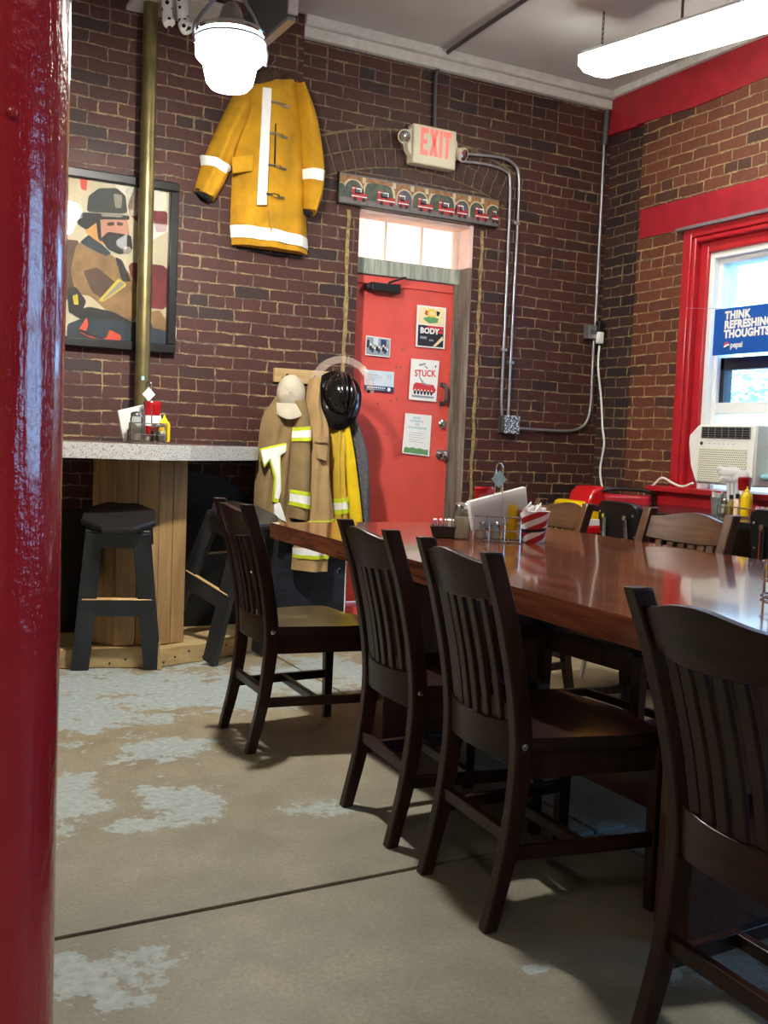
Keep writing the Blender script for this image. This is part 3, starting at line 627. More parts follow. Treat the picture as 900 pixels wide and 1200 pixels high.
part(B().box((p.x, D-.06, q_.z), (q_.x, D, p.z)), 'box', M['steel'], jb, bevel=.004); part(B().box((p.x+.012, D-.063, q_.z+.03), (q_.x-.012, D-.06, p.z-.03)), 'switch_plate', M['duct'], jb)
cg = root('power_cord', tuple(onY(707, 578, 5.42)), 'white power cord with plug hanging down the brick corner', 'cord')
c = onY(703, 392, 5.43); part(B().box((c.x-.02, c.y-.02, c.z-.06), (c.x+.02, c.y+.02, c.z+.015)), 'plug', M['plastic_w'], cg, bevel=.006); part(B().box((c.x-.022, c.y-.015, c.z+.017), (c.x+.02, c.y+.025, c.z+.09)), 'socket', M['blackp'], cg, bevel=.006)
part(B().tube(smoothpath([(lambda v: v if v.x < 4.512 else onX(p[0], p[1], 4.512))(onY(*p, 5.43)) for p in ((702.5, 405), (701, 430), (704.5, 468), (706, 500), (708, 521), (703.5, 548), (704.5, 565), (708, 578), (712, 600))], 6), .007), 'cable', M['plastic_w'], cg)

# ------------------------------------------------------------------ cloth loft
def loft(rows, Yb, T, n=28, nr=8, folds=(3, .012, 0.), flat=.55, t0=0., t1=1., infl=0., both=True, tm=None, tn=None):
    """closed cloth body: rows are (left px, right px) pairs at depth Yb; T is thickness towards the room"""
    R = [(onY(*a, Yb), onY(*c, Yb)) for a, c in rows]
    b = B(); K = (len(R)-1)*nr; rings = []
    for i in range(K+1):
        t_ = (t0+(t1-t0)*i/K)*(len(R)-1); k = min(int(t_), len(R)-2); u = t_-k
        g_ = lambda j: (R[max(k-1, 0)][j], R[k][j], R[k+1][j], R[min(k+2, len(R)-1)][j])
        def cr(j):
            a, b_, c_, d_ = g_(j); return .5*((2*b_)+(c_-a)*u+(2*a-5*b_+4*c_-d_)*u*u+(3*b_-a-3*c_+d_)*u**3)
        te = tm[0]+(tm[1]-tm[0])*t_/(len(R)-1) if tm else t_; tN = tn or max(1, len(R)-1)
        l, r = cr(0), cr(1); fr = []; bk = []
        for s in range(n+1):
            w = s/n; e = max(0., math.sin(PI*w))**flat
            f = folds[1]*math.sin(folds[0]*2*PI*w+folds[2]+1.3*te)*(.35+.65*min(1, te/tN+.2))*min(1, e*1.5)
            f += .5*folds[1]*mnoise.noise(Vector((w*4+folds[2], te*1.7, folds[2]*3)))*e
            p = l.lerp(r, w); fr.append(Vector((p.x, Yb-T*e-f-infl, p.z)))
            bk.append(Vector((p.x, Yb-(0 if both else T*e+f-.004), p.z)))
        rings.append(b.ring(fr+bk[::-1]))
    for i in range(K): b.bridge(rings[i], rings[i+1])
    b.face(rings[0]); b.face(rings[-1][::-1]); return b
def band(rows, Yb, T, m1, name, parent, infl=.005, **kw):
    return part(loft(rows, Yb, T, nr=3, infl=infl, both=False, **kw), name, m1, parent)

# ------------------------------------------------------------------ yellow coat
YC = 5.47
yc = root('turnout_coat', tuple(onY(315, 299, 5.4)), 'long yellow firefighter coat with silver bands hanging high on brick wall', 'coat')
torso = [((294, 100), (349, 98)), ((279, 115), (357, 112)), ((273, 187), (357, 190)), ((270, 255), (359.5, 268)), ((271.5, 287), (360.5, 299.5))]
part(loft(torso, YC, .10, folds=(3, .010, .4)), 'coat_body', M['yellowcoat'], yc)
sl = [((277, 103), (292, 140)), ((254, 150), (277, 172)), ((236, 193), (267, 207)), ((227, 224), (250, 237))]
part(loft(sl, YC-.005, .085, folds=(2, .008, 1.)), 'sleeve', M['yellowcoat'], yc)
sr = [((341, 103), (353, 102)), ((347, 140), (368, 140)), ((351, 195), (377.5, 192)), ((352.5, 225), (377, 224)), ((353, 246), (367, 254))]
part(loft(sr, YC-.02, .11, folds=(2, .006, 2.)), 'sleeve', M['yellowcoat'], yc)
band([((234, 182.5), (270, 200)), ((235.5, 194), (264, 209.5))], YC-.005, .086, M['reflect'], 'sleeve_band', yc, folds=(2, .008, 1.), infl=.008, tm=(1.75, 2.05), tn=3)
band([((350.2, 200), (377.7, 205)), ((351, 211.5), (376.5, 219))], YC-.02, .111, M['reflect'], 'sleeve_band', yc, folds=(2, .006, 2.), infl=.008, tm=(2.1, 2.6), tn=4)
band([((269.5, 264), (359.8, 281)), ((270.5, 278.5), (360.5, 294))], YC, .104, M['reflect'], 'hem_band', yc, folds=(3, .010, .4), infl=.009, tm=(3.28, 3.72), tn=4)
b = B(); pts = [(308.5, 102), (318.8, 103.5), (312.8, 240), (301.5, 240)]
b.prism([onY(*p, YC-.122) for p in pts], (0, .012, 0)); part(b, 'front_band', M['reflect'], yc, bevel=.002)
b = B(); b.prism([onY(*p, YC-.116) for p in ((319, 104), (330, 103), (327, 275), (318, 278), (314, 240))], (0, .014, 0)); part(b, 'placket', M['yellowcoat'], yc, bevel=.003)
b = B(); b.prism([onY(*p, YC-.119) for p in ((322.5, 145), (324, 145), (323, 195), (321, 195))], (0, .004, 0)); part(b, 'placket_gap', M['cuff'], yc)
for x, y in ((328.5, 121.7), (326.7, 158), (325, 195), (322.7, 229)):
    c = onY(x, y, YC-.125); b = B()
    b.box((c.x-.055, c.y-.004, c.z-.006), (c.x-.02, c.y+.004, c.z+.006)); b.box((c.x+.012, c.y-.004, c.z-.016), (c.x+.05, c.y+.004, c.z-.002))
    b.tube([c+Vector((-.02, -.006, .008)), c+Vector((.02, -.006, .004)), c+Vector((.024, -.006, -.012)), c+Vector((-.02, -.006, -.008))], .0035, closed=True, n=6); part(b, 'clasp', M['chrome'], yc)
b = B(); b.prism([onY(*p, YC-.108) for p in ((272, 184), (297, 181), (296, 200), (273, 203))], (0, .012, 0)); part(b, 'pocket_flap', M['yellowcoat'], yc, bevel=.003)
part(loft([((303, 86), (326, 82)), ((297, 100), (333, 99)), ((303, 107), (322, 108))], YC-.03, .06, folds=(2, .006, .2)), 'collar', M['collar'], yc)
part(loft([((326, 90), (341, 88)), ((324, 99), (347, 97)), ((331, 107), (342, 103))], YC-.03, .055, folds=(2, .006, 2.2)), 'collar', M['collar'], yc)
for rows, yb in (([((229, 221), (249, 233)), ((233, 229), (244, 237))], YC-.03), ([((354, 245), (366, 251)), ((355, 251), (363, 256))], YC-.05)): part(loft(rows, yb, .04), 'cuff', M['cuff'], yc)
hg = root('coat_hanger', tuple(onY(318, 74, 5.46)), 'hook of the hanger carrying the long yellow coat', 'hanger')
part(B().tube(smoothpath([onY(*p, 5.44) for p in ((317, 92), (317, 78), (322, 71), (321, 64), (315, 63), (312, 68))], 4), .004), 'hook', M['steel_dk'], hg)
part(B().tube([onY(*p, 5.44) for p in ((284, 108), (317, 92), (349, 102))], .008), 'hanger_bar', M['steel_dk'], hg)

# ------------------------------------------------------------------ framed firefighter picture
Yp = D-.03
TL, BR = onY(80, 196, D-.03), onY(204.5, 414, D-.03); xl, xr, zt, zb = .68, BR.x, 2.490, 1.588
pf = root('framed_picture', ((xl+xr)/2, D, zb), 'black framed photograph of a masked firefighter, hung behind the brass pole', 'picture')
b = B(); fw = .048
b.box((xl, Yp-.02, zt-fw), (xr, D, zt)); b.box((xl, Yp-.02, zb), (xr, D, zb+fw)); b.box((xl, Yp-.02, zb+fw), (xl+fw, D, zt-fw)); b.box((xr-fw, Yp-.02, zb+fw), (xr, D, zt-fw)); part(b, 'frame', M['blackp'], pf, bevel=.006)
b = B(); Yk = D-.012
def pc(nm, c, var=.15, vs=10): M[nm] = mat(nm, c, .6, var=var, vs=vs); return nm
for nm, c, v_ in (('pp_bg', (206, 196, 164), .06), ('pp_red', (120, 36, 44), .3), ('pp_helm', (52, 62, 58), .25), ('pp_skin', (196, 140, 116), .1), ('pp_coat', (150, 116, 72), .3), ('pp_shade', (88, 62, 44), .3), ('pp_hood', (214, 158, 84), .15), ('pp_mask', (26, 28, 32), .3), ('pp_car', (40, 58, 72), .3), ('pp_orange', (226, 84, 54), .08), ('pp_lime', (210, 190, 60), .1), ('pp_silver', (150, 146, 132), .1), ('pp_pale', (232, 226, 206), .05)): pc(nm, c, v_)
b.box((xl+fw-.005, Yk, zb+fw-.005), (xr-fw+.005, Yk+.005, zt-fw+.005), M['pp_bg'])
def chaikin(q, n=2):
    for _ in range(n): q = [w for i in range(len(q)) for w in ((.9*q[i][0]+.1*q[(i+1) % len(q)][0], .9*q[i][1]+.1*q[(i+1) % len(q)][1]), (.1*q[i][0]+.9*q[(i+1) % len(q)][0], .1*q[i][1]+.9*q[(i+1) % len(q)][1]))]
    return q
def pz(pts, nm, k):
    pts = chaikin(pts)
    b.prism([onY(70+x/4.8, 180+y/4.8, D-.012)+Vector((0, -.0007*k, 0)) for x, y in pts], (0, .0005, 0), M[nm])
pz([(300, 150), (440, 165), (600, 190), (600, 320), (520, 330), (430, 380), (380, 330)], 'pp_pale', 1)
pz([(370, 200), (440, 170), (440, 390), (390, 340)], 'pp_red', 1); pz([(515, 320), (605, 325), (605, 440), (540, 445)], 'pp_red', 1); pz([(380, 610), (605, 630), (600, 880), (440, 860)], 'pp_red', 1); pz([(110, 125), (158, 128), (150, 210), (120, 200)], 'pp_orange', 1)
pz([(20, 480), (110, 490), (80, 640), (90, 800), (20, 830)], 'pp_shade', 2)
pz([(90, 520), (150, 470), (250, 540), (330, 600), (430, 720), (440, 900), (400, 960), (280, 900), (170, 800), (90, 790), (60, 660)], 'pp_coat', 3)
pz([(130, 660), (210, 640), (330, 740), (260, 830), (180, 780)], 'pp_shade', 4); pz([(330, 700), (380, 740), (250, 830), (215, 830)], 'pp_lime', 5); pz([(340, 715), (365, 735), (255, 822), (235, 826)], 'pp_silver', 6)
pz([(160, 860), (300, 890), (430, 960), (430, 1000), (170, 960), (60, 900)], 'pp_mask', 4); pz([(40, 760), (90, 750), (150, 830), (120, 900), (50, 900)], 'pp_mask', 5); pz([(70, 800), (100, 790), (105, 850), (80, 850)], 'pp_lime', 6)
pz([(140, 920), (430, 950), (600, 960), (600, 1110), (40, 1080), (40, 960)], 'pp_car', 5); pz([(510, 890), (560, 880), (600, 940), (600, 1000), (520, 980)], 'pp_coat', 6); pz([(110, 500), (170, 450), (290, 560), (260, 580)], 'pp_car', 4)
pz([(160, 370), (220, 340), (250, 520), (190, 480), (140, 440)], 'pp_hood', 5); pz([(225, 370), (380, 370), (395, 480), (300, 540), (230, 480)], 'pp_skin', 6); pz([(230, 480), (270, 440), (400, 460), (410, 540), (340, 570), (270, 540)], 'pp_mask', 7); pz(circ(378, 545, 24, 22), 'pp_silver', 8); pz([(265, 390), (305, 385), (305, 405), (268, 408)], 'pp_shade', 7); pz([(320, 385), (355, 390), (352, 408), (322, 405)], 'pp_shade', 7)
pz([(200, 350), (225, 350), (235, 500), (215, 480)], 'pp_mask', 7)
pz([(100, 360), (130, 330), (390, 350), (390, 375), (230, 370), (150, 430), (100, 400)], 'pp_mask', 8); pz([(150, 330), (160, 240), (220, 195), (320, 195), (370, 240), (380, 340)], 'pp_helm', 9); pz([(230, 335), (355, 340), (350, 360), (235, 355)], 'pp_silver', 10); pz([(300, 225), (350, 235), (345, 310), (310, 305)], 'pp_silver', 10)
pz([(310, 580), (350, 600), (400, 720), (350, 720)], 'pp_mask', 7)
pz([(100, 1000), (150, 920), (160, 960), (140, 1020), (260, 1040), (280, 990), (345, 1025), (335, 1075), (240, 1070)], 'pp_orange', 8); pz([(110, 985), (250, 1040), (245, 1055), (105, 1000)], 'pp_mask', 9)
part(b, 'print', None, pf, smooth=False)
part(B().box((xl+fw-.003, Yp-.002, zb+fw-.003), (xr-fw+.003, Yp+.001, zt-fw+.003)), 'glazing', M['pglass'], pf, smooth=False)
sg = tag(B().tube(smoothpath([onY(*p, D-.008) for p in ((205, 336), (206.5, 350), (204.5, 368), (206, 390), (203, 411), (205, 400))], 5), .003).build('string', M['paper'], loc=onY(205, 372, D-.008)), 'thin white string dangling beside the framed firefighter photograph', 'string')

# ------------------------------------------------------------------ brass pole, red column
fp = root('fire_pole', (1.391, 5.35, 1.106), 'aged brass fire pole rising from the bar counter to ceiling', 'pole')
part(B().lathe([(.0376, 1.106), (.0376, CZ)], (1.391, 5.35, 0), n=24), 'pole', M['brass'], fp)
part(B().lathe([(.055, 1.107), (.055, 1.113), (.04, 1.125)], (1.391, 5.35, 0), n=24), 'floor_flange', M['brass'], fp)
part(B().box((1.377, 5.31, 1.43), (1.391, 5.3165, 1.45)), 'sticker', M['tagblue'], fp)
rc = root('support_column', (.131, 1.298, 0), 'thickly painted glossy red round column close to the camera', 'column')
b = B(); prof = []
prof = [(.11, z*.05) for z in range(0, 71)]
b.lathe(prof, (.131, 1.298, 0), n=48)
for v in b.bm.verts:
    k = Vector((v.co.x-.131, v.co.y-1.298, 0)); 
    dv = mnoise.noise(Vector((v.co.x*22, v.co.y*22, v.co.z*2.2)))*.0022+mnoise.noise(Vector((v.co.x*60, v.co.y*60, v.co.z*14)))*.0006
    if k.length > 1e-4: v.co += k.normalized()*dv
part(b, 'shaft', M['column'], rc); 
b = B(); c = onY(14, 131, 1.19); b.sphere(c, .006, sc=(1, .6, 1)); part(b, 'paint_blob', M['column'], rc)
part(B().lathe([(.14, 0), (.14, .02), (.118, .03)], (.131, 1.298, 0), n=32), 'base_flange', M['column'], rc)

# ------------------------------------------------------------------ plush dog on wall shelf
sh = tag(B().box((1.30, 5.2, 3.335), (1.76, D, 3.36)).build('wall_shelf', M['whitetrim'], loc=(1.53, D, 3.335), bevel=.003), 'small pale wall shelf under the spotted plush dog', 'shelf')
pd = root('plush_dog', (1.475, 5.33, 3.36), 'white plush dog with black spots, hind legs dangling off the shelf', 'stuffed toy')
b = B(); b.sphere((1.475, 5.34, 3.425), .085, sc=(1, .85, .9)); part(b, 'body', M['plush'], pd)
for pts, rad in (([(1.445, 5.27, 3.40), (1.435, 5.215, 3.38), (1.428, 5.19, 3.33), (1.43, 5.185, 3.25), (1.433, 5.18, 3.21), (1.44, 5.165, 3.18)], (.03, .03, .027, .026, .030, .020)),
                 ([(1.505, 5.27, 3.40), (1.51, 5.215, 3.38), (1.505, 5.19, 3.33), (1.51, 5.18, 3.24), (1.515, 5.165, 3.20), (1.525, 5.14, 3.165)], (.03, .03, .03, .03, .036, .022))):
    part(B().tube(smoothpath(pts, 3), .03, rads=[rad[min(i//3, 5)]*.99 for i in range(16)], n=14), 'leg', M['plush'], pd)
b = B(); b.sphere((1.475, 5.335, 3.462), .045, sc=(1.1, 1, .9)); part(b, 'head', M['plush'], pd)

# ------------------------------------------------------------------ suspended grey unit
gu = root('hanging_panel', (1.92, 5.0, 3.18), 'dark grey panel hung from the ceiling behind the bright lamp', 'panel')
a = onX(338, 19, 1.90); yf = onX(288, 66, 1.90).y
part(B().box((1.90, a.y, a.z), (1.935, yf, CZ)), 'panel', M['duct'], gu, bevel=.002)
part(B().box((1.895, a.y, a.z-.018), (1.94, yf, a.z)), 'bottom_rail', M['steel'], gu, bevel=.002)
part(B().box((1.893, a.y-.02, a.z+.01), (1.942, a.y, CZ)), 'end_cap', M['whitetrim'], gu, bevel=.003)

# ------------------------------------------------------------------ work lamp
LC = Vector((1.285, 3.78, 2.60))
wl = root('work_lamp', tuple(LC+Vector((0, 0, .9))), 'glaring caged utility lamp hanging in front of the yellow coat', 'lamp')
wl['_abs'] = 1
part(B().lathe([(.118, .056), (.127, .035), (.131, .005), (.128, -.03), (.112, -.046), (.108, -.045), (.122, -.028), (.125, .005), (.120, .035), (.110, .052)], LC, n=32), 'opal_shade', M['opal'], wl)
part(B().lathe([(.106, -.042), (.100, -.06), (.094, -.09), (.087, -.12), (.07, -.14), (.03, -.15), (.001, -.152)], LC, n=32), 'globe', M['lampglow'], wl)
part(B().sphere(LC+Vector((0, 0, -.056)), .05, sc=(1, 1, 1.2)), 'bulb', M['bulbglow'], wl)
part(B().lathe([(.118, .056), (.112, .075), (.07, .095), (.045, .115), (.035, .15), (.02, .17), (.001, .172)], LC, n=32), 'cap', M['steel'], wl)
part(B().lathe([(.126, .050), (.130, .058), (.126, .068), (.118, .068)], LC, n=32), 'clamp_ring', M['chrome'], wl)
b = B(); b.tube(smoothpath([LC+Vector(p) for p in ((-.135, 0, .0), (-.14, 0, .06), (-.09, .0, .14), (-.04, 0, .2), (0, 0, .24), (.04, 0, .2), (.1, 0, .12), (.142, 0, .03), (.14, 0, -.03))], 4), .007); part(b, 'hanger_wire', M['steel'], wl)
b = B(); b.tube([LC+Vector((.132*math.cos(2*PI*k/28), .132*math.sin(2*PI*k/28), .03)) for k in range(28)], .005, closed=True)
part(b, 'guard_ring', M['steel'], wl)
part(B().tube([LC+Vector((0, 0, .24)), Vector((LC.x, LC.y, CZ))], .006), 'hanging_cable', M['blackp'], wl)

# ------------------------------------------------------------------ tube fixtures
def tube_light(A, Bp, w=.26, h=.085, gm='tubeglow'):
    A, Bp = Vector(A), Vector(Bp); d = (Bp-A).normalized(); s = d.cross(Vector((0, 0, 1))).normalized(); u = s.cross(d)
    if u.z < 0: u = -u
    prof = [(-.13, .03), (-.125, -.02), (-.08, -.048), (0, -.055), (.08, -.048), (.125, -.02), (.13, .03)]
    k = w/.26
    o = root('tube_light', tuple((A+Bp)/2)); 
    b = B(); r1 = b.ring([A+s*x*k+u*z for x, z in prof]); r2 = b.ring([Bp+s*x*k+u*z for x, z in prof])
    b.bridge(r1, r2); b.face(r1); b.face(r2[::-1]); part(b, 'diffuser', M[gm], o)
    b = B(); q = [(-.13*k, .031), (.13*k, .031), (.1*k, .06), (-.1*k, .06)]
    r1 = b.ring([A+s*x+u*z for x, z in q]); r2 = b.ring([Bp+s*x+u*z for x, z in q]); b.bridge(r1, r2); b.face(r1); b.face(r2[::-1]); part(b, 'housing', M['white'], o)
    return o, d, s, u
A = onX(699, 84, 3.62); Bp = onX(905, 24, 3.62); A = Vector((3.62, A.y, A.z)); Bp = Vector((3.62, Bp.y-.02, Bp.z))
tl, d, s, u = tube_light(A+Vector((0, 0, .03)), Bp+Vector((0, 0, .03)))
tag(tl, 'bright fluorescent fixture hung on a chain near the red ceiling beam', 'ceiling light')
c = A.lerp(Bp, .03)+Vector((0, 0, .09)); b = B(); z = c.z; k = 0
while z < CZ:
    dx, dy = ((.006, 0), (0, .006))[k % 2]
    b.tube([(c.x+dx, c.y+dy, z), (c.x+dx, c.y+dy, z+.022), (c.x, c.y, z+.03), (c.x-dx, c.y-dy, z+.022), (c.x-dx, c.y-dy, z), (c.x, c.y, z-.008)], .0022, closed=True, n=5); z += .026; k += 1
part(b, 'chain', M['steel_dk'], tl)
c = onX(799, 25, 3.62); part(B().tube([(3.62, c.y, c.z-.05), (3.62, c.y, CZ)], .007), 'conduit_drop', M['steel_dk'], tl)
lab = ('fluorescent ceiling fixture over the entrance side, behind the viewer', 'fluorescent ceiling fixture over the middle aisle, behind the viewer', 'fluorescent ceiling fixture beside the far side wall, behind the viewer')
for (a_, b_), l in zip((((-.7, -1.3, 3.28), (-.7, -.05, 3.28)), ((.9, -1.2, 3.28), (.9, .05, 3.28)), ((2.9, -1.0, 3.28), (2.9, .25, 3.28))), lab):
    o, *_ = tube_light(a_, b_, gm='tubemid' if a_[0] < 0 else 'tubedim'); tag(o, l, 'ceiling light'); 
    b = B(); b.tube([(a_[0], a_[1]+.1, 3.33), (a_[0], a_[1]+.1, CZ)], .005); b.tube([(a_[0], b_[1]-.1, 3.33), (a_[0], b_[1]-.1, CZ)], .005); part(b, 'rod', M['steel_dk'], o)

# ------------------------------------------------------------------ bar counter, platform
bc = root('bar_counter', (1.2, 5.1, 0), 'speckled grey bar counter on a knotty pine plank base', 'counter')
edge = [(.2, 4.98), (.6, 4.86), (.92, 4.80), (1.15, 4.765), (1.33, 4.76), (1.5, 4.83), (1.75, 5.03), (1.93, 5.19), (2.02, 5.28), (2.045, 5.40), (2.045, D-.001), (.2, D-.001)]
b = B(); b.prism([(x, y, 1.032) for x, y in edge], (0, 0, .0725), M['speck']); b.prism([(x, y+.003 if y < 5.4 else y, 1.1047) for x, y in edge], (0, 0, .0015), M['countertop'])
part(b, 'countertop', None, bc, smooth=False, bevel=.002)
b = B(); base = [(1.16, 5.40), (1.11, 5.17), (1.20, 5.05), (1.40, 5.0), (1.555, 5.05), (1.60, 5.20), (1.60, 5.45), (1.16, 5.45)]
pl = [Vector((x, y, 0)) for x, y in base]
for i in range(6):
    a, c = pl[i], pl[i+1]; L_ = (c-a).length; n = max(1, round(L_/.105)); nrm = Vector(((c-a).y, -(c-a).x, 0)).normalized()
    for k in range(n):
        p, q2 = a.lerp(c, k/n+.002/L_), a.lerp(c, (k+1)/n-.002/L_)
        b.hexa([tuple(p+Vector((0, 0, .1))), tuple(q2+Vector((0, 0, .1))), tuple(q2-nrm*.018+Vector((0, 0, .1))), tuple(p-nrm*.018+Vector((0, 0, .1))), tuple(p+Vector((0, 0, 1.03))), tuple(q2+Vector((0, 0, 1.03))), tuple(q2-nrm*.018+Vector((0, 0, 1.03))), tuple(p-nrm*.018+Vector((0, 0, 1.03)))])
part(b, 'plank_base', M['pine'], bc, bevel=.002)
b = B(); b.box((1.2, 5.2, .1), (1.55, 5.44, 1.03)); part(b, 'core', M['blackp'], bc)
plat = [(.5, 5.14), (1.138, 5.0), (1.395, 4.925), (1.62, 4.995), (1.85, 5.09), (2.06, 5.2), (2.06, 5.47), (.5, 5.47)]
po = root('bar_platform', (1.3, 5.2, 0), 'low nailed pine platform on the floor under the bar counter', 'platform')
b = B(); b.prism([(x, y, .002) for x, y in plat], (0, 0, .093)); part(b, 'deck', M['pine_p'], po, bevel=.004)
b = B()
for i, (u0) in enumerate((.12, .4, .75)):
    for a, c in zip(plat[1:4], plat[2:5]):
        p = Vector((*a, 0)).lerp(Vector((*c, 0)), u0); b.sphere((p.x, p.y-.001, .045+.02*((i*7) % 3-1)), .0055, n=8)
part(b, 'nail_heads', M['blackm'], po)
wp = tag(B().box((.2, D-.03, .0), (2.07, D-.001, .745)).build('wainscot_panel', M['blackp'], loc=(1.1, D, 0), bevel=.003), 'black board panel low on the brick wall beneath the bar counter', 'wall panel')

# ------------------------------------------------------------------ bar stools
def make_stool(seat_r=.185, legs=True):
    r = root('bar_stool', (0, 0, 0), local=True)
    st = B(); n = 8; Hs = .74
    o = [Vector((seat_r*math.cos(PI/8+2*PI*k/n), seat_r*math.sin(PI/8+2*PI*k/n), 0)) for k in range(n)]
    rings = [st.ring([p*s_+Vector((0, 0, z)) for p in o]) for s_, z in ((.93, Hs-.036), (1, Hs-.028), (1, Hs-.012), (.965, Hs))]
    for i in range(3): st.bridge(rings[i], rings[i+1])
    st.face(rings[0][::-1]); st.face(rings[-1]); st.build('seat', M['black_seat'], r, smooth=False)
    tp, ft = .105, .172; hb = .145
    for sx in (-1, 1):
        for sy in (-1, 1):
            b = B(); p = Vector((sx*tp, sy*tp, Hs-.036)); q = Vector((sx*ft, sy*ft, 0))
            w, d_ = .085, .034
            c0 = [Vector((a*w/2, c*d_/2, 0)) for a, c in ((-1, -1), (1, -1), (1, 1), (-1, 1))]
            b.hexa([q+k for k in c0]+[p+k for k in c0]); b.build('leg', M['black_stool'], r, bevel=.003)
    at = lambda z: tp+(ft-tp)*(1-z/(Hs-.036))
    for sy in (-1, 1):
        for nm, z, hh in (('apron', .655, .075), ('footrest', .32, .085)):
            a = at(z); b = B(); off = -.03 if nm == 'footrest' else .0
            b.box((-a-.035, sy*(a+.008)-.011, z-hh/2), (a+.035, sy*(a+.008)+.011, z+hh/2), M['black_stool'])
            if nm == 'footrest': b.box((-a-.02, sy*(a+.008)-.0112, z+hh/2), (a+.02, sy*(a+.008)+.0112, z+hh/2+.004), M['rawwood'])
            b.build(nm, None, r, bevel=.002)
    for sx in (-1, 1):
        for nm, z, hh in (('apron', .655, .075), ('footrest', .42, .085)):
            a = at(z); b = B(); b.box((sx*a-.011, -a, z-hh/2), (sx*a+.011, a, z+hh/2), M['black_stool'])
            if nm == 'footrest': b.box((sx*a-.0112, -a, z+hh/2), (sx*a+.0112, a, z+hh/2+.004), M['rawwood'])
            b.build(nm, None, r, bevel=.002)
    return r
def pose(o, p0, p1, up0, foot=.172):
    """stand the stool with its two near feet at p0 and p1 and tip it so its rear feet reach height up0"""
    p0, p1 = Vector(p0), Vector(p1); ex_ = (p1-p0).normalized(); fy = Vector((0, 0, 1)).cross(ex_).normalized()
    ang = math.asin(min(.9, up0/(2*foot))); ey = fy*math.cos(ang)+Vector((0, 0, 1))*math.sin(ang); ez = ex_.cross(ey)
    mid = (p0+p1)/2; org = mid+ey*(foot+.017)
    o.matrix_world = Matrix(((ex_.x, ey.x, ez.x, org.x), (ex_.y, ey.y, ez.y, org.y), (ex_.z, ey.z, ez.z, org.z), (0, 0, 0, 1)))
GS = 'black octagonal bar stools'
s1 = tag(make_stool(), 'worn black octagonal bar stool before the pine base, bare wood at one foot', 'bar stool', GS)
pose(s1, (1.03, 4.975, .002), (1.345, 4.885, .002), .098)
s2 = tag(copy_tree(s1), 'tipped black bar stool half hidden by the farthest dark chair', 'bar stool', GS); pose(s2, (1.655, 4.885, .002), (1.975, 5.03, .002), .098); s2.matrix_world = s2.matrix_world @ Matrix.Rotation(PI/2, 4, 'Z'); s2.location.z += .009
b = B(); ob_ = []
for k in range(48): ob_.append((1.72+.43*math.cos(2*PI*k/48), .526+.43*math.sin(2*PI*k/48)))
b.prism([(x, 5.453, z) for x, z in ob_], (0, .015, 0))
tag(b.build('round_tabletop', M['blackp'], loc=(1.72, 5.46, .096), bevel=.003), 'round black tabletop leaning on the brick wall behind the tipped bar stool', 'tabletop')
b = B(); xo = lambda z: .172+(.105-.172)*z/.704+.0425
b.hexa([(xo(0)-.02, -.172-.0175, .001), (xo(0)+.0015, -.172-.0175, .001), (xo(0)+.0015, -.172+.0175, .001), (xo(0)-.02, -.172+.0175, .001), (xo(.15)-.003, -.158-.0175, .15), (xo(.15)+.0015, -.158-.0175, .15), (xo(.15)+.0015, -.158+.0175, .15), (xo(.15)-.003, -.158+.0175, .15)])
b.build('bare_edge', M['rawwood'], s1)

# ------------------------------------------------------------------ coat rack and coats
rk = root('coat_rack', tuple(onY(345, 450, D)), 'varnished wooden peg board holding cap, helmet and coats', 'coat rack')
a, c = onY(322, 436, D-.03), onY(392, 458, D-.03)
part(B().box((a.x, D-.025, 1.475), (c.x+.03, D, 1.555)), 'board', M['pine_p'], rk, bevel=.004)
for x_ in (2.23, 2.40, 2.56): part(B().tube(smoothpath([(x_, D-.025, 1.50), (x_, D-.07, 1.49), (x_, D-.09, 1.52)], 4), .008), 'peg', M['blackm'], rk)
nb = root('storage_box', (2.38, D, 0), 'scuffed navy board box standing below the hanging coats', 'box')
a = onY(405.5, 660, 5.36)
part(B().box((2.1, 5.36, .0), (a.x, D-.002, .62)), 'body', M['navy'], nb, bevel=.004)
h_ = onY(396.5, 668, 5.355); part(B().tube(smoothpath([h_+Vector((.012, 0, .006)), h_+Vector((0, -.01, .012)), h_+Vector((-.012, -.012, 0)), h_+Vector((-.008, -.006, -.016))], 4), .0035), 'hook', M['chrome'], nb)
b = B(); b.box((a.x-.004, 5.357, .02), (a.x+.002, 5.362, .61)); part(b, 'chipped_edge', M['paper'], nb)
# grey quilted
YQ = 5.40
c4 = root('quilted_jacket', tuple(onY(420, 640, YQ)), 'grey quilted jacket hanging nearest the red door', 'jacket')
part(loft([((402, 486), (414, 490)), ((401, 510), (420, 508)), ((404, 550), (429, 535)), ((408, 605), (431, 604)), ((409, 650), (430, 650))], YQ, .09, folds=(2, .012, .8)), 'jacket_body', M['quilt'], c4)
part(loft([((411, 500), (418, 497)), ((414, 535), (430, 533)), ((418, 580), (431, 578)), ((420, 640), (431, 640))], YQ-.05, .06, folds=(1, .008, 2.8)), 'sleeve', M['quilt'], c4)
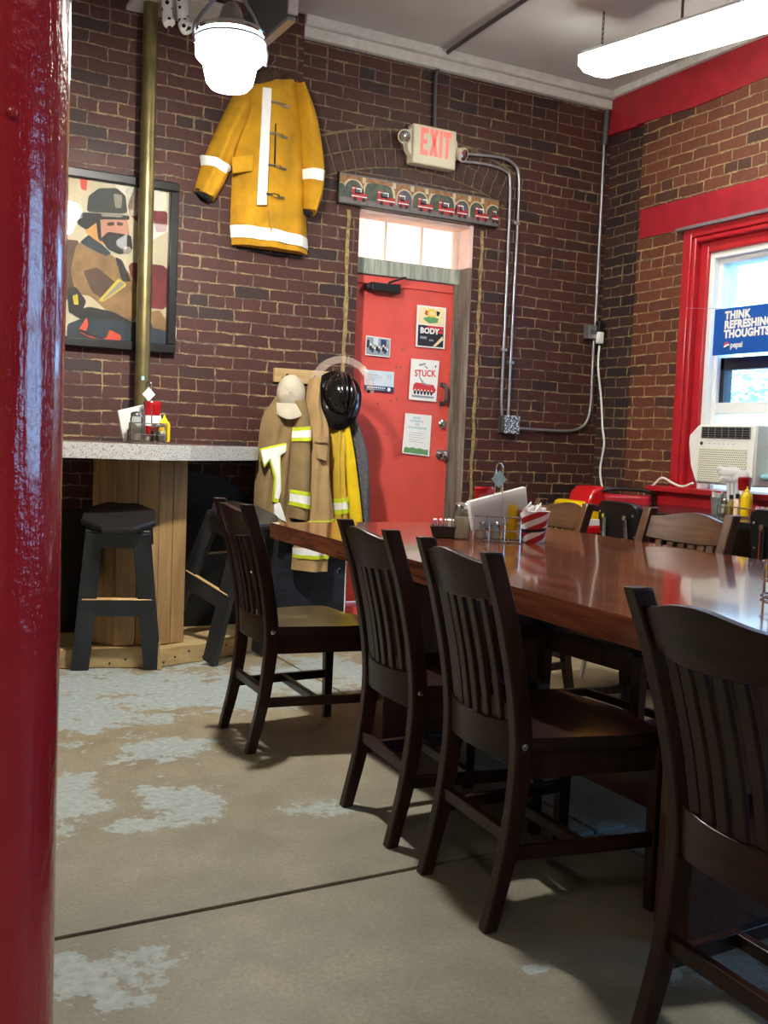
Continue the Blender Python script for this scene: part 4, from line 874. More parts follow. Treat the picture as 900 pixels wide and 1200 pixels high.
# faded yellow coat
c3 = root('turnout_coat', tuple(onY(395, 650, 5.36)), 'faded yellow coat with bright yellow strip, hung under the black helmet', 'coat')
part(loft([((380, 492), (404, 490)), ((382, 520), (403, 518)), ((384, 560), (402, 555)), ((386.5, 612), (407, 604)), ((387, 650), (408, 650))], 5.36, .10, folds=(3, .014, .3)), 'coat_body', M['yellowcoat2'], c3)
band([((385.5, 584), (405, 580)), ((386, 589), (405.5, 585))], 5.36, .102, M['lime'], 'trim_band', c3, folds=(3, .014, .3), infl=.01, tn=4, tm=(2.46, 2.57)); band([((386, 589), (403, 585)), ((386.5, 597), (404, 593))], 5.36, .102, M['reflect'], 'reflective_band', c3, folds=(3, .014, .3), infl=.01, tn=4, tm=(2.57, 2.71)); band([((386.5, 597), (405, 593)), ((386.5, 602), (405.5, 598))], 5.36, .102, M['lime'], 'trim_band', c3, folds=(3, .014, .3), infl=.01, tn=4, tm=(2.71, 2.81))
part(loft([((400, 498), (408, 498)), ((404, 540), (415, 538)), ((409, 604), (423, 604)), ((410, 645), (426, 645))], 5.285, .035, folds=(1, .004, .3), flat=.3), 'front_facing', M['yellowbright'], c3)
b = B(); b.prism([onY(*p, 5.30) for p in ((400, 545), (403, 545), (410, 606), (411, 640), (405, 640))], (0, .02, 0)); part(b, 'dark_gap', M['cuff'], c3)  # black strip drawn in the gap between coat body and bright facing
# khaki coat
c2 = root('turnout_coat', tuple(onY(370, 668, 5.28)), 'plain khaki coat with a side pocket hanging between tan coat and helmet', 'coat')
part(loft([((362, 444), (371.5, 441)), ((357, 475), (373, 476)), ((356, 505), (383, 503)), ((355, 560), (385, 560)), ((352, 610), (390, 608)), ((344, 640), (384, 640)), ((341, 667), (382, 668))], 5.30, .10, folds=(2, .014, 1.1)), 'coat_body', M['khaki'], c2)
part(loft([((368, 514), (384, 514)), ((369, 530), (383, 533)), ((370, 537), (382, 540))], 5.205, .03, nr=3, folds=(1, .002, 0), flat=.3), 'pocket', M['khaki'], c2)
part(loft([((367.5, 512), (384.5, 512)), ((368, 518), (384, 519))], 5.195, .035, nr=3, folds=(1, .002, 0), flat=.3), 'pocket_flap', M['khaki'], c2)
band([((352, 609.5), (390.5, 607.5)), ((351, 613), (390.5, 611))], 5.30, .103, M['lime'], 'trim_band', c2, folds=(2, .014, 1.1), infl=.009, tn=6, tm=(3.98, 4.1))
band([((343, 641), (383.5, 641)), ((342.7, 649), (383, 648.5))], 5.30, .102, M['reflect'], 'reflective_band', c2, folds=(2, .014, 1.1), infl=.009, tn=6, tm=(5.03, 5.33)); band([((342.7, 649), (383, 648.5)), ((342.4, 653), (382.8, 653))], 5.30, .102, M['lime'], 'trim_band', c2, folds=(2, .014, 1.1), infl=.009, tn=6, tm=(5.33, 5.48))
# tan turnout coat
c1 = root('turnout_coat', tuple(onY(325, 620, 5.3)), 'tan firefighter coat with wide reflective tape hanging under the ball cap', 'coat')
part(loft([((330, 455), (350, 455)), ((318, 472), (354, 470)), ((307, 490), (355, 488)), ((302, 525), (352, 520)), ((298, 572), (350, 570)), ((297, 625), (348, 620))], 5.36, .11, folds=(3, .014, .2)), 'coat_body', M['tan'], c1)
part(loft([((340, 470), (356, 468)), ((340, 500), (361, 495)), ((338, 540), (363, 538)), ((336, 585), (361.5, 588)), ((337, 606), (359, 610))], 5.27, .085, folds=(1, .006, .9)), 'sleeve', M['tan'], c1)
part(loft([((338, 604), (358, 607)), ((340, 611), (357, 613))], 5.262, .05, nr=3), 'cuff', M['cuff'], c1)
for rows, (ta, tb_) in (([((339.5, 501), (362, 499)), ((339, 517), (363, 516))], (1.05, 1.45)), ([((336.8, 573), (362.5, 577)), ((336.3, 591), (361.3, 597))], (2.75, 3.25))):
    (l0, r0), (l1, r1) = rows; lp = lambda p, q, u: (p[0]+(q[0]-p[0])*u, p[1]+(q[1]-p[1])*u)
    kw = dict(folds=(1, .006, .9))
    for nm, mm, u0, u1 in (('trim_band', 'lime', 0, .25), ('reflective_band', 'reflect', .25, .75), ('trim_band', 'lime', .75, 1)): band([(lp(l0, l1, u0), lp(r0, r1, u0)), (lp(l0, l1, u1), lp(r0, r1, u1))], 5.27, .088, M[mm], nm, c1, infl=.008, tn=4, tm=(ta+(tb_-ta)*u0, ta+(tb_-ta)*u1), **kw)
for nm, mm, o_, pts in (('trim_band', 'lime', .0, ((305, 526), (336, 519), (336.5, 528), (329, 533), (330, 575), (326, 590), (320, 588), (322, 560), (316, 540), (310, 548))), ('reflective_band', 'reflect', .006, ((306, 528), (335.5, 521), (335, 530), (328, 534), (329.5, 575), (327, 585), (322.5, 584), (324, 560), (317, 537), (310, 545)))):
    b = B(); b.prism([onY(*p, 5.235-o_) for p in pts], (0, .02, 0)); part(b, nm, M[mm], c1, bevel=.002)
b = B(); b.prism([onY(*p, 5.235) for p in ((321, 591), (328, 589), (332, 600), (336, 612), (328, 608), (322, 602))], (0, .02, 0)); part(b, 'reflective_band', M['reflect'], c1)
# cap
CY = 5.30
cp = root('ball_cap', tuple(onY(341, 492, CY)), 'stone coloured cotton ball cap hung on the peg over the tan coat', 'cap')
cc_ = onY(341, 462, CY); b = B(); n = 24; rings = []
for i in range(9):
    a = PI/2*i/8; rr = math.cos(a); rings.append(b.ring([cc_+Vector((.080*rr*math.cos(2*PI*k/n)+.004*math.sin(3*i), -.085*math.sin(a)*1.05+.006*math.sin(5*2*PI*k/n)*rr*math.sin(a), (.105*rr*math.sin(2*PI*k/n))*(1.) + .004)) for k in range(n)]))
for i in range(8): b.bridge(rings[i], rings[i+1])
RC = Matrix.Translation(cc_) @ Matrix.Rotation(math.radians(-24), 4, 'Z') @ Matrix.Translation(-cc_)
b.face(rings[0][::-1]); b.face(rings[-1]); b.bm.transform(RC); part(b, 'crown', M['capcloth'], cp)
b = B(); n = 16; prev = None
for i in range(6):
    v_ = i/5; row = []
    for k in range(n+1):
        w_ = -1+2*k/n; x_ = .076*w_*(1-.05*v_); z_ = -.055-.085*v_*(1-.35*w_*w_)-.0; y_ = -.088+.022*w_*w_*1.5-.028*math.sin(PI*.5*v_)
        row.append((cc_+Vector((x_, y_, z_)), cc_+Vector((x_, y_+.006, z_+.003))))
    cur = [b.bm.verts.new(p[0]) for p in row], [b.bm.verts.new(p[1]) for p in row]
    if prev:
        b.bridge(prev[0], cur[0], closed=False); b.bridge(cur[1], prev[1], closed=False)
    prev = cur if not prev else cur
b.bm.transform(RC); part(b, 'brim', M['capcloth'], cp); part(B().sphere(RC @ (cc_+Vector((0, -.092, .01))), .007, n=8), 'button', M['capcloth'], cp)
# helmet
HYp = 5.28
hm_ = root('fire_helmet', tuple(onY(396, 500, HYp)), 'glossy black fire helmet with raised clear visor hanging beside the red door', 'helmet')
hc = onY(396, 462, HYp); ax = Vector((-.26, -.93, .22)).normalized(); hx_ = Vector((0, 0, 1)).cross(ax).normalized()*-1; hz_ = ax.cross(hx_)
if hz_.z < 0: hz_ = -hz_
if hx_.x < 0: hx_ = -hx_
def hp(u, v, w): return hc+hx_*u+hz_*v+ax*w
b = B(); n = 32
def hring(fn): return b.ring([fn(2*PI*k/n) for k in range(n)])
br = lambda s_, w: (lambda a: hp(.138*s_*math.cos(a), (.14 if math.sin(a) > 0 else .20)*s_*math.sin(a), w+.0))
R_ = [hring(br(1.0, -.028)), hring(br(1.02, -.02)), hring(br(.88, .0)), hring(br(.72, .012))]
for i in range(3): b.bridge(R_[i], R_[i+1])
b.face(R_[0]); b.face(R_[-1]); part(b, 'brim', M['helmet'], hm_)
b = B(); R_ = []
for i in range(8):
    a_ = PI/2*i/7; R_.append(b.ring([hp(.096*math.cos(a_)*math.cos(2*PI*k/n)+.01, .122*math.cos(a_)*math.sin(2*PI*k/n)+.0, .105*math.sin(a_)) for k in range(n)]))
for i in range(7): b.bridge(R_[i], R_[i+1])
b.face(R_[-1]); b.face(R_[0][::-1]); part(b, 'shell', M['helmet'], hm_)
for o_ in (-.012, .014, .04):
    part(B().tube([hp(.01+o_+.01*math.sin(PI*k/12), .115*math.cos(PI*k/12), .103*math.sin(PI*k/12)*math.cos(o_*8)+.002) for k in range(13)], .008, n=8), 'ridge', M['helmet'], hm_)
for u_, v_ in ((-.06, .06), (-.065, -.045), (-.03, .0), (-.078, .012), (-.02, .09)):
    w_ = .105*math.sqrt(max(.05, 1-(u_/.09)**2-(v_/.12)**2)); part(B().sphere(hp(u_+.01, v_, w_), .0055, n=8), 'stud', M['chrome'], hm_)
b = B(); prev = None
for i in range(23):
    a_ = math.radians(-12+204*i/22); row = [hp(r_*1.02*math.cos(a_)*1.0+.02, .035+r_*math.sin(a_)*1.0, w_) for r_, w_ in ((.130, .055), (.132, .060), (.176, .045), (.178, .040))]
    cur = [b.bm.verts.new(p) for p in row]
    if prev: b.bridge(prev, cur)
    prev = cur
part(b, 'visor', M['visor'], hm_)
for u_ in (-.125, .165): part(B().sphere(hp(u_, .01, .06), .011, n=10), 'visor_pivot', M['blackp'], hm_)

# ------------------------------------------------------------------ dining table
TZ = .80
tb = root('dining_table', (2.2, 2.6, 0), 'long glossy rosewood laminate dining table lined with dark slat-back chairs', 'table')
corners = [(1.525, 1.05), (2.90, 1.05), (2.875, 4.08), (1.625, 4.08)]
b = B(); b.prism([(x, y, TZ-.004) for x, y in corners], (0, 0, .004)); part(b, 'tabletop', M['tabletop'], tb, smooth=False)
b = B(); b.prism([(x, y, TZ-.066) for x, y in corners], (0, 0, .0618)); part(b, 'edge_band', M['tableedge'], tb, smooth=False)
for y0_, y1_ in ((1.735, 1.85), (3.31, 3.42)):
    b = B(); b.box((1.79, y0_, .0), (2.56, y1_, TZ-.067)); part(b, 'pedestal', M['tableleg'], tb, bevel=.003)
b = B(); b.box((2.1, 1.85, .12), (2.2, 3.31, .24)); part(b, 'stretcher', M['tableleg'], tb, bevel=.003)

# ------------------------------------------------------------------ slat-back chairs
KZ = [0, .2, .42, .6, .78, .915]; KB = [0, .0435, .0625, .042, .0004, -.044]
def bz_(z, lean=1.):
    i = max(j for j in range(6) if KZ[j] <= max(0, min(z, .9149))); i = min(i, 4)
    a, b_, c, d_ = KB[max(i-1, 0)], KB[i], KB[i+1], KB[min(i+2, 5)]
    if i == 0: a = 2*b_-c
    if i == 4: d_ = 2*c-b_
    u = (z-KZ[i])/(KZ[i+1]-KZ[i])
    v_ = .5*((2*b_)+(c-a)*u+(2*a-5*b_+4*c-d_)*u*u+(3*b_-a-3*c+d_)*u**3)
    return .0625+(v_-.0625)*lean if lean != 1. else v_
def make_chair(lean=1., w=.19, mm=None):
    MC, MT, MS = mm or (M['chair'], M['chairtop'], M['chairseat'])
    r = root('dining_chair', (0, 0, 0), local=True)
    bow = lambda s_: -.034*(1-s_*s_)
    for sy in (-1, 1):
        b = B(); rings = []
        for i in range(25):
            z = .92*i/24; x = bz_(z, lean); t_ = .036+.013*min(1, z/.42)-(.002 if z > .8 else 0); yo, yi = sy*w, sy*(w-.034)
            rings.append(b.ring([(x, yi, z), (x+t_, yi, z), (x+t_, yo, z), (x, yo, z)]))
        for i in range(24): b.bridge(rings[i], rings[i+1])
        b.face(rings[0]); b.face(rings[-1]); b.build('rear_leg', MC, r, bevel=.004)
    def rail(zb_, zt_, th, nm, m, wi=w-.03, xo=.012):
        b = B(); rings = []; N = 20
        for k in range(N+1):
            s_ = -1+2*k/N; y = s_*wi; z0_, z1_ = zb_(s_), zt_(s_)
            p = [(bz_(z0_, lean)+xo+bow(s_), y, z0_), (bz_(z0_, lean)+xo+th+bow(s_), y, z0_), (bz_(z1_, lean)+xo+th+bow(s_), y, z1_), (bz_(z1_, lean)+xo+bow(s_), y, z1_)]
            rings.append(b.ring(p))
        for k in range(N): b.bridge(rings[k], rings[k+1])
        b.face(rings[0]); b.face(rings[-1]); return b.build(nm, m, r, bevel=.003)
    rail(lambda s_: .805-.012*(1-s_*s_), lambda s_: .889+.024*(.5+.5*math.cos(PI*s_)), .024, 'crest_rail', MT)
    rail(lambda s_: .395+.012*(1-s_*s_), lambda s_: .498+.008*s_*s_, .024, 'back_rail', MT)
    for k in range(6):
        s_ = (-1+2*(k+1)/7)*.98; y = s_*(w-.034); b = B(); rings = []
        for i in range(13):
            z = .49+.325*i/12; x = bz_(z, lean)+.017+bow(s_); rings.append(b.ring([(x, y-.0145, z), (x+.013, y-.0145, z), (x+.013, y+.0145, z), (x, y+.0145, z)]))
        for i in range(12): b.bridge(rings[i], rings[i+1])
        b.face(rings[0]); b.face(rings[-1]); b.build('slat', MC, r, bevel=.003)
    # saddle seat
    b = B(); nx, ny = 14, 16; top, bot = [], []
    for i in range(nx+1):
        u = i/nx; x = .075+.435*u; hw = .185+.045*min(1, u*1.6)-.02*max(0, (u-.85)/.15)**2
        rt, rb = [], []
        for j in range(ny+1):
            s_ = -1+2*j/ny; y = s_*hw
            dish = -.014*(1-abs(s_)**2.5)*math.sin(PI*min(1, u*1.15))**.7-.012*max(0, (u-.8)/.2)**2*(1-.5*math.cos(PI*s_))
            rt.append(b.bm.verts.new((x, y, .470+dish))); rb.append(b.bm.verts.new((x, y*.985, .437)))
        top.append(rt); bot.append(rb)
    for i in range(nx):
        b.bridge(top[i], top[i+1], closed=False); b.bridge(bot[i+1], bot[i], closed=False)
    b.bridge(bot[0], top[0], closed=False); b.bridge(top[-1], bot[-1], closed=False)
    b.bridge([q[0] for q in top], [q[0] for q in bot], closed=False); b.bridge([q[-1] for q in bot], [q[-1] for q in top], closed=False)
    b.build('seat', MS, r)
    fy = .208
    b = B()
    for sy in (-1, 1): b.bar((.095, sy*(w-.017), .402), (.46, sy*(fy-.002), .402), .024, .07)
    b.bar((.468, -fy, .402), (.468, fy, .402), .024, .07); b.build('apron', MC, r, bevel=.003)
    for sy in (-1, 1):
        b = B(); b.bar((.475, sy*fy, .437), (.478, sy*(fy+.002), 0), .04, .04, up=(1, 0, 0), w2=.032, h2=.032); b.build('front_leg', MC, r, bevel=.003)
        b = B(); b.bar((bz_(.185)+.02, sy*(w-.017), .185), (.476, sy*(fy+.002), .185), .022, .034); b.build('side_stretcher', MC, r, bevel=.003)
        b = B(); b.lathe([(.009, 0), (.009, sy*.003), (.004, sy*.005)], (bz_(.45)+.025, sy*w, .45), n=10, axis='y'); b.build('bolt', M['chrome'], r)
    b = B(); b.bar((.27, -.198, .185), (.27, .198, .185), .022, .03); b.build('cross_stretcher', MC, r, bevel=.003)
    b = B(); b.bar((bz_(.225)+.02, -(w-.034), .225), (bz_(.225)+.02, w-.034, .225), .022, .034); b.build('rear_stretcher', MC, r, bevel=.003)
    return r
GC = 'slat-back chairs round the dining table'
ch = make_chair(); tag(ch, 'dark slat-back chair farthest along the aisle side, overlapping the tipped stool', 'chair', GC)
ch.location = (1.325, 3.657, 0); ch.rotation_euler = (0, 0, math.radians(-2.5))
def put(src, x, y, rz, label, sc=None):
    o = tag(copy_tree(src), label, 'chair', GC); o.location = (x, y, 0); o.rotation_euler = (0, 0, math.radians(rz))
    if sc: o.scale = sc
    return o
put(ch, 1.400, 2.693, -4.0, 'dark slat-back chair second from the far end, facing the sweetener tray')
put(ch, 1.376, 2.152, -4.0, 'dark slat-back chair third from the far end, its black seat in full view')
ch4 = make_chair(1.3); tag(ch4, 'nearest dark slat-back chair, cut off by the picture edge', 'chair', GC); ch4.location = (1.345, 1.255, 0); ch4.rotation_euler = (0, 0, math.radians(-2))
M['chair2'] = wood_mat('lit_brown_wood', (66, 42, 27), (98, 66, 42), 'z', .38, .1, gs=18, dark=(54, 34, 23), bump=.05, spec=.4); M['chair2t'] = wood_mat('lit_brown_rail', (68, 44, 28), (104, 70, 44), 'y', .38, .1, gs=18, dark=(56, 36, 24), bump=.05, spec=.4)  # lighter copies of the dark chair wood, their lit look put into the colour
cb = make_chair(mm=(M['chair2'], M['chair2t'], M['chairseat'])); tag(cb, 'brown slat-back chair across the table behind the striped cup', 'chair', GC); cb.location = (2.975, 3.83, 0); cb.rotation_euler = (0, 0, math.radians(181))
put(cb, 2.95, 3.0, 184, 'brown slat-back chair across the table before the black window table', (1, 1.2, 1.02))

# ------------------------------------------------------------------ window 1
w1 = root('window_1', (W, 4.0, WZ0), kind='structure')
b = B(); CW = .17
def casing(b, x0, x1, o0, o1):
    b.box((x0, WY1-o1, WZ0), (x1, WY1-o0, WZ1-o0)); b.box((x0, WY0+o0, WZ0), (x1, WY0+o1, WZ1-o0)); b.box((x0, WY0+o1, WZ1-o1), (x1, WY1-o1, WZ1-o0))
casing(b, W-.02, W+.1, -.012, .055); casing(b, W-.01, W+.12, .055, .085); casing(b, W+.03, W+.16, .085, .15)
part(b, 'casing', M['redtrim'], w1, bevel=.008)
b = B(); casing(b, W+.05, W+.2, .15, .185); casing(b, W+.09, W+.22, .185, .215); b.box((W+.10, WY0+.2, 1.405), (W+.18, WY1-.2, 1.47)); part(b, 'window_frame', M['white'], w1, bevel=.004)
b = B(); b.box((W+.12, WY0+.2, 1.665), (W+.19, WY1-.2, 1.735)); b.box((W+.12, WY1-.245, 1.46), (W+.19, WY1-.215, 1.735))
M['sashdark'] = mat('dark_sash', (24, 27, 34), .5); part(b, 'lower_sash', M['sashdark'], w1, bevel=.003)
part(B().box((W+.15, WY0+.2, 1.44), (W+.155, WY1-.2, WZ1-.2)), 'pane', M['glass'], w1, smooth=False)
b = B(); b.box((W-.10, WY0-.14, .925), (W+.2, WY1+.13, .958)); part(b, 'sill', M['redtrim'], w1, bevel=.006)
b = B(); b.box((W-.035, WY0-.10, .80), (W+.0, WY1+.10, .924)); part(b, 'sill_apron', M['redtrim'], w1, bevel=.004)
# filler beside and below the cooler
part(B().box((W+.12, WY0+.2, .96), (W+.16, WY1-.2, 1.41)), 'filler_panel', M['thinplastic'], w1)
w2 = root('window_2', (W, .2, WZ0), kind='structure')
b = B()
for lo, hi in (((W-.02, W2Y1-.12, WZ0), (W+.14, W2Y1, WZ1)), ((W-.02, W2Y0, WZ0), (W+.14, W2Y0+.12, WZ1)), ((W-.02, W2Y0, WZ1-.12), (W+.14, W2Y1, WZ1)), ((W-.1, W2Y0-.1, WZ0-.03), (W+.14, W2Y1+.1, WZ0))): b.box(lo, hi)
part(b, 'casing', M['redtrim'], w2, bevel=.006)
b = B(); b.box((W+.06, W2Y0+.12, 1.66), (W+.12, W2Y1-.12, 1.73)); part(b, 'sash_rail', M['white'], w2)
part(B().box((W+.09, W2Y0+.1, WZ0), (W+.095, W2Y1-.1, WZ1-.1)), 'pane', M['glass'], w2, smooth=False)
# hanging blue sign
XS = W-.012
P4 = [onX(838.5, 363, XS), onX(834.5, 417, XS)]; yL, zT, zB = P4[0].y, P4[0].z, P4[1].z
bs = root('window_sign', (XS, yL-.3, zB), 'blue THINK REFRESHING THOUGHTS sign hung in the window above the cooler', 'sign')
part(B().box((XS-.004, yL-.85, zB), (XS, yL, zT)), 'panel', M['signblue'], bs, bevel=.0015)
hh = zT-zB
for i, tx in enumerate(('THINK', 'REFRESHING', 'THOUGHTS')): text('lettering', tx, M['paper'], bs, (XS-.0052, yL-.082, zT-hh*(.235+.2*i)), (0, -1, 0), (0, 0, 1), .061, .0032, .0006, sx=.94)
text('emblem_lettering', 'pepsi', M['paper'], bs, (XS-.0052, yL-.135, zB+hh*.145), (0, -1, 0), (0, 0, 1), .046, .0015, .0006, sx=.9)
b = B(); c = Vector((XS-.0055, yL-.105, zB+hh*.2)); rr = .021
arc = lambda a0, a1: [(rr*math.cos(math.radians(a0+(a1-a0)*k/12)), rr*math.sin(math.radians(a0+(a1-a0)*k/12))) for k in range(13)]
b.prism([c+Vector((0, -p, q)) for p, q in circ(0, 0, rr, rr, 24)], (.0004, 0, 0), M['paper'])
b.prism([c+Vector((-.0004, -p, q)) for p, q in arc(20, 190)+[(-.006, .004), (.006, .008)]], (.0003, 0, 0), M['redink'])
b.prism([c+Vector((-.0004, -p, q)) for p, q in arc(212, 350)+[(.008, -.002), (-.004, -.010)]], (.0003, 0, 0), M['blue_ink'])
part(b, 'round_emblem', None, bs, smooth=False)
part(B().tube([(XS-.002, yL-.05, zT), (W-.02, WY1-.05, zT+.03)], .0015, n=5), 'hanging_string', M['greyink'], bs)

# ------------------------------------------------------------------ window air conditioner
XA = 4.34
q = [onX(820, 497, XA), onX(887, 500, XA), onX(880, 566, XA), onX(812.5, 566, XA)]
yl, yr, zt_, zb_ = (q[0].y+q[3].y)/2, (q[1].y+q[2].y)/2, q[0].z, q[3].z
ac = root('air_conditioner', (XA+.1, (yl+yr)/2, zb_), 'white window air conditioner with perforated front sitting on the red sill', 'air conditioner')
b = B(); b.box((XA+.012, yr, zb_), (W+.118, yl, zt_)); part(b, 'cabinet', M['plastic_w'], ac, bevel=.01)
b = B(); b.hexa([(XA, yr+.005, zb_+.01), (XA+.02, yr+.005, zb_+.01), (XA+.02, yl-.003, zb_+.01), (XA, yl-.003, zb_+.01), (XA+.006, yr+.005, zt_-.005), (XA+.03, yr+.005, zt_-.005), (XA+.03, yl-.003, zt_-.005), (XA+.006, yl-.003, zt_-.005)]); part(b, 'front_panel', M['plastic_w'], ac, bevel=.006)
hA = zt_-zb_; wA = yl-yr
part(B().box((XA-.003, yr+.05, zb_+.04*hA), (XA+.002, yl-.02, zb_+.6*hA)), 'intake_grille', M['grille'], ac)
gr = part(B().box((XA-.002, yr+.035, zb_+.77*hA), (XA+.004, yl-.035, zb_+.955*hA)), 'outlet_vent', M['blackp'], ac)
b = B()
for k in range(5): z = zb_+hA*(.785+.038*k); b.box((XA-.005, yr+.035, z), (XA+.002, yl-.035, z+.0025))
for k in range(8): y = yr+.035+(wA-.07)*k/7; b.box((XA-.005, y-.002, zb_+.77*hA), (XA+.002, y+.002, zb_+.955*hA))
part(b, 'louvre', M['tin'], gr)
b = B(); b.lathe([(.010, 0), (.010, -.003), (.007, -.003), (.007, 0)], (XA-.001, yl-.035, zb_+.68*hA), n=16, axis='x')
for k in range(6): b.box((XA-.002, yl-.1-.035*k, zb_+.675*hA), (XA, yl-.092-.035*k, zb_+.683*hA))
part(b, 'badge', M['duct'], ac)
b = B(); b.prism([onX(*p, XA+.10) for p in ((819, 498), (808, 510), (807, 518), (809, 545), (815, 566), (822, 566), (823, 498))], (.05, 0, 0)); part(b, 'foam_side_seal', M['paper'], ac, bevel=.006)
b = B(); b.box((XA+.13, yr-.45, zb_+.005), (XA+.15, yr, zt_)); 
for k in range(11): b.box((XA+.12, yr-.08-.03*k, zb_+.03), (XA+.131, yr-.065-.03*k, zt_-.03))
part(b, 'side_curtain', M['thinplastic'], ac, bevel=.002)
part(B().tube(smoothpath([onX(*p, 4.42) for p in ((812, 566), (800, 570), (790, 567), (776, 560), (766, 568), (757, 575), (752, 590))], 5), .007), 'power_cord', M['plastic_w'], ac)
bgp = root('napkin_stack', (4.13, onX(868, 590, 4.13).y, .86), 'rumpled white napkins spilling out of the window table caddy', 'napkins')
b = B(); c = onX(857, 554, 4.13)
b.sphere(c, .06, n=20, sc=(.5, 1.5, .5)); b.sphere(c+Vector((.0, .065, .012)), .036, n=16, sc=(.6, 1.2, .6)); b.sphere(c+Vector((.0, -.065, -.02)), .05, n=16, sc=(.5, 1.1, .8)); b.sphere(c+Vector((-.01, .02, -.035)), .04, n=16, sc=(.5, 1.3, .6))
for v in b.bm.verts: v.co += Vector((1, 1, 1))*.010*mnoise.noise(v.co*32)
for k in range(4):
    y = c.y-.075+.022*k; b.hexa([(4.12, y-.008, .862), (4.15, y-.008, .862), (4.15, y+.008, .862), (4.12, y+.008, .862), (4.12, y-.014+.01*k, c.z), (4.145, y-.014+.01*k, c.z), (4.145, y+.008+.01*k, c.z), (4.12, y+.008+.01*k, c.z)])
part(b, 'napkins', M['whitecloth'], bgp)
cy_ = tag(B().sphere(onX(905, 560, 4.43)+Vector((0, 0, 0)), .07, n=16, sc=(.6, 1.2, .3)).build('folded_cloth', M['cyan'], loc=onX(905, 566, 4.43)), 'light blue cloth on the red sill beside the cooler', 'cloth')

# ------------------------------------------------------------------ black window table and its chairs
bt = root('window_table', (4.15, 3.8, 0), 'black topped table set under the window along the side wall', 'table')
TB = .848
part(B().box((3.80, 2.7, TB-.035), (4.455, 4.70, TB)), 'tabletop', M['tableblack'], bt, bevel=.004)
part(B().box((4.11, 2.8, .05), (4.15, 4.6, TB-.035)), 'modesty_panel', M['blackm'], bt, bevel=.003)
for y in (3.05, 4.35):
    part(B().box((4.06, y-.05, .05), (4.16, y+.05, TB-.035)), 'pedestal', M['blackm'], bt, bevel=.003); part(B().box((3.86, y-.04, .0), (4.38, y+.04, .05)), 'foot', M['blackm'], bt, bevel=.004)
def diner_chair(m, frame):
    """vinyl chair facing +X, back at x=0"""
    r = root('diner_chair', (0, 0, 0), local=True); b = B(); rings = []
    out = []
    for k in range(28):
        a = 2*PI*k/28; ca, sa = math.cos(a), math.sin(a)
        out.append((.165*math.copysign(abs(ca)**.34, ca), .115*math.copysign(abs(sa)**.34, sa)))
    lean = lambda z: -.12*(z-.72)
    for w_, x_ in ((.96, -.024), (1, -.016), (1, .01), (.9, .022)): rings.append(b.ring([(x_+lean(.80+q2*w_)+.02*(p/.165)**2, p*w_, .805+q2*w_) for p, q2 in out]))
    for i in range(3): b.bridge(rings[i], rings[i+1])
    b.face(rings[0]); b.face(rings[-1]); bk_ = b.build('backrest', m, r)
    for y, z in ((-.135, .86), (-.135, .755), (.135, .86), (.135, .755)): B().sphere((-.026+lean(z)+.014, y, z), .007, n=8, sc=(.5, 1, 1)).build('stud', M['chrome'], bk_)
    for sy in (-1, 1):
        B().tube(smoothpath([(-.035, sy*.085, .84), (-.022, sy*.095, .7), (.01, sy*.13, .5), (-.02, sy*.17, .25), (-.06, sy*.18, 0.012)], 5), .0115, n=8).build('rear_leg', frame, r)
        B().tube(smoothpath([(.03, sy*.15, .44), (.3, sy*.16, .43), (.38, sy*.165, .40), (.40, sy*.17, .2), (.42, sy*.175, 0.012)], 5), .0115, n=8).build('front_leg', frame, r)
        b = B(); b.lathe([(.001, -.006), (.011, -.006), (.013, 0), (.011, .006), (.001, .006)], (-.04, sy*.085, .845), n=12, axis='x'); b.build('bracket', frame, r)
    b = B(); rings = []
    for w_, z in ((.94, .43), (1, .445), (1, .475), (.9, .49)): rings.append(b.ring([(.22+.2*math.copysign(abs(math.cos(2*PI*k/28))**.5, math.cos(2*PI*k/28))*w_, .195*math.copysign(abs(math.sin(2*PI*k/28))**.5, math.sin(2*PI*k/28))*w_, z) for k in range(28)]))
    for i in range(3): b.bridge(rings[i], rings[i+1])
    b.face(rings[0]); b.face(rings[-1]); b.build('seat', m, r)
    return r
dc = diner_chair(M['blackvinyl'], M['chrome']); tag(dc, 'black vinyl chair with chrome legs, its back beyond the striped cup', 'chair', 'black vinyl chairs at the window table')
dc.location = (3.34, 3.83, 0); dc.rotation_euler = (0, 0, math.radians(-6))
d2 = tag(copy_tree(dc), 'black vinyl chair with chrome legs below the yellow mustard bottle', 'chair', 'black vinyl chairs at the window table'); d2.location = (3.42, 2.92, 0); d2.rotation_euler = (0, 0, math.radians(4)); d2.scale = (1, 1, 1.03)
rcx = root('vinyl_chair', (4.2, 4.98, 0), 'red vinyl chair with black tube frame in the corner past the window table', 'chair', local=True); 
b = B()
b.box((-.21, -.03, .70), (.21, .03, .91)); b.build('backrest', M['redvinyl'], rcx, bevel=.02)
B().tube(smoothpath([(-.23, -.0, .02), (-.235, -.0, .5), (-.23, .0, .88), (-.19, .0, .935), (0, .0, .945), (.19, .0, .935), (.23, .0, .88), (.235, .0, .5), (.23, .0, .02)], 5), .013).build('tube_frame', M['blackm'], rcx)
b = B(); b.box((-.2, -.40, .42), (.2, -.02, .48)); b.build('seat', M['redvinyl'], rcx, bevel=.02)
for sx in (-1, 1): B().tube([(sx*.19, -.37, .42), (sx*.2, -.39, .01)], .012).build('front_leg', M['blackm'], rcx)
rcx.rotation_euler = (0, 0, math.radians(-45)); rcx.location = (4.315, 4.90, 0); rcx.scale = (.68, 1, .98)
ry = root('play_seat', (4.12, 5.2, 0), 'red and yellow plastic play seat standing in the brick corner', 'toy seat')
b = B(); pts = [(4.0, .12), (4.24, .12), (4.26, .45), (4.25, .70), (4.2, .84), (4.06, .84), (4.04, .6), (4.0, .4)]
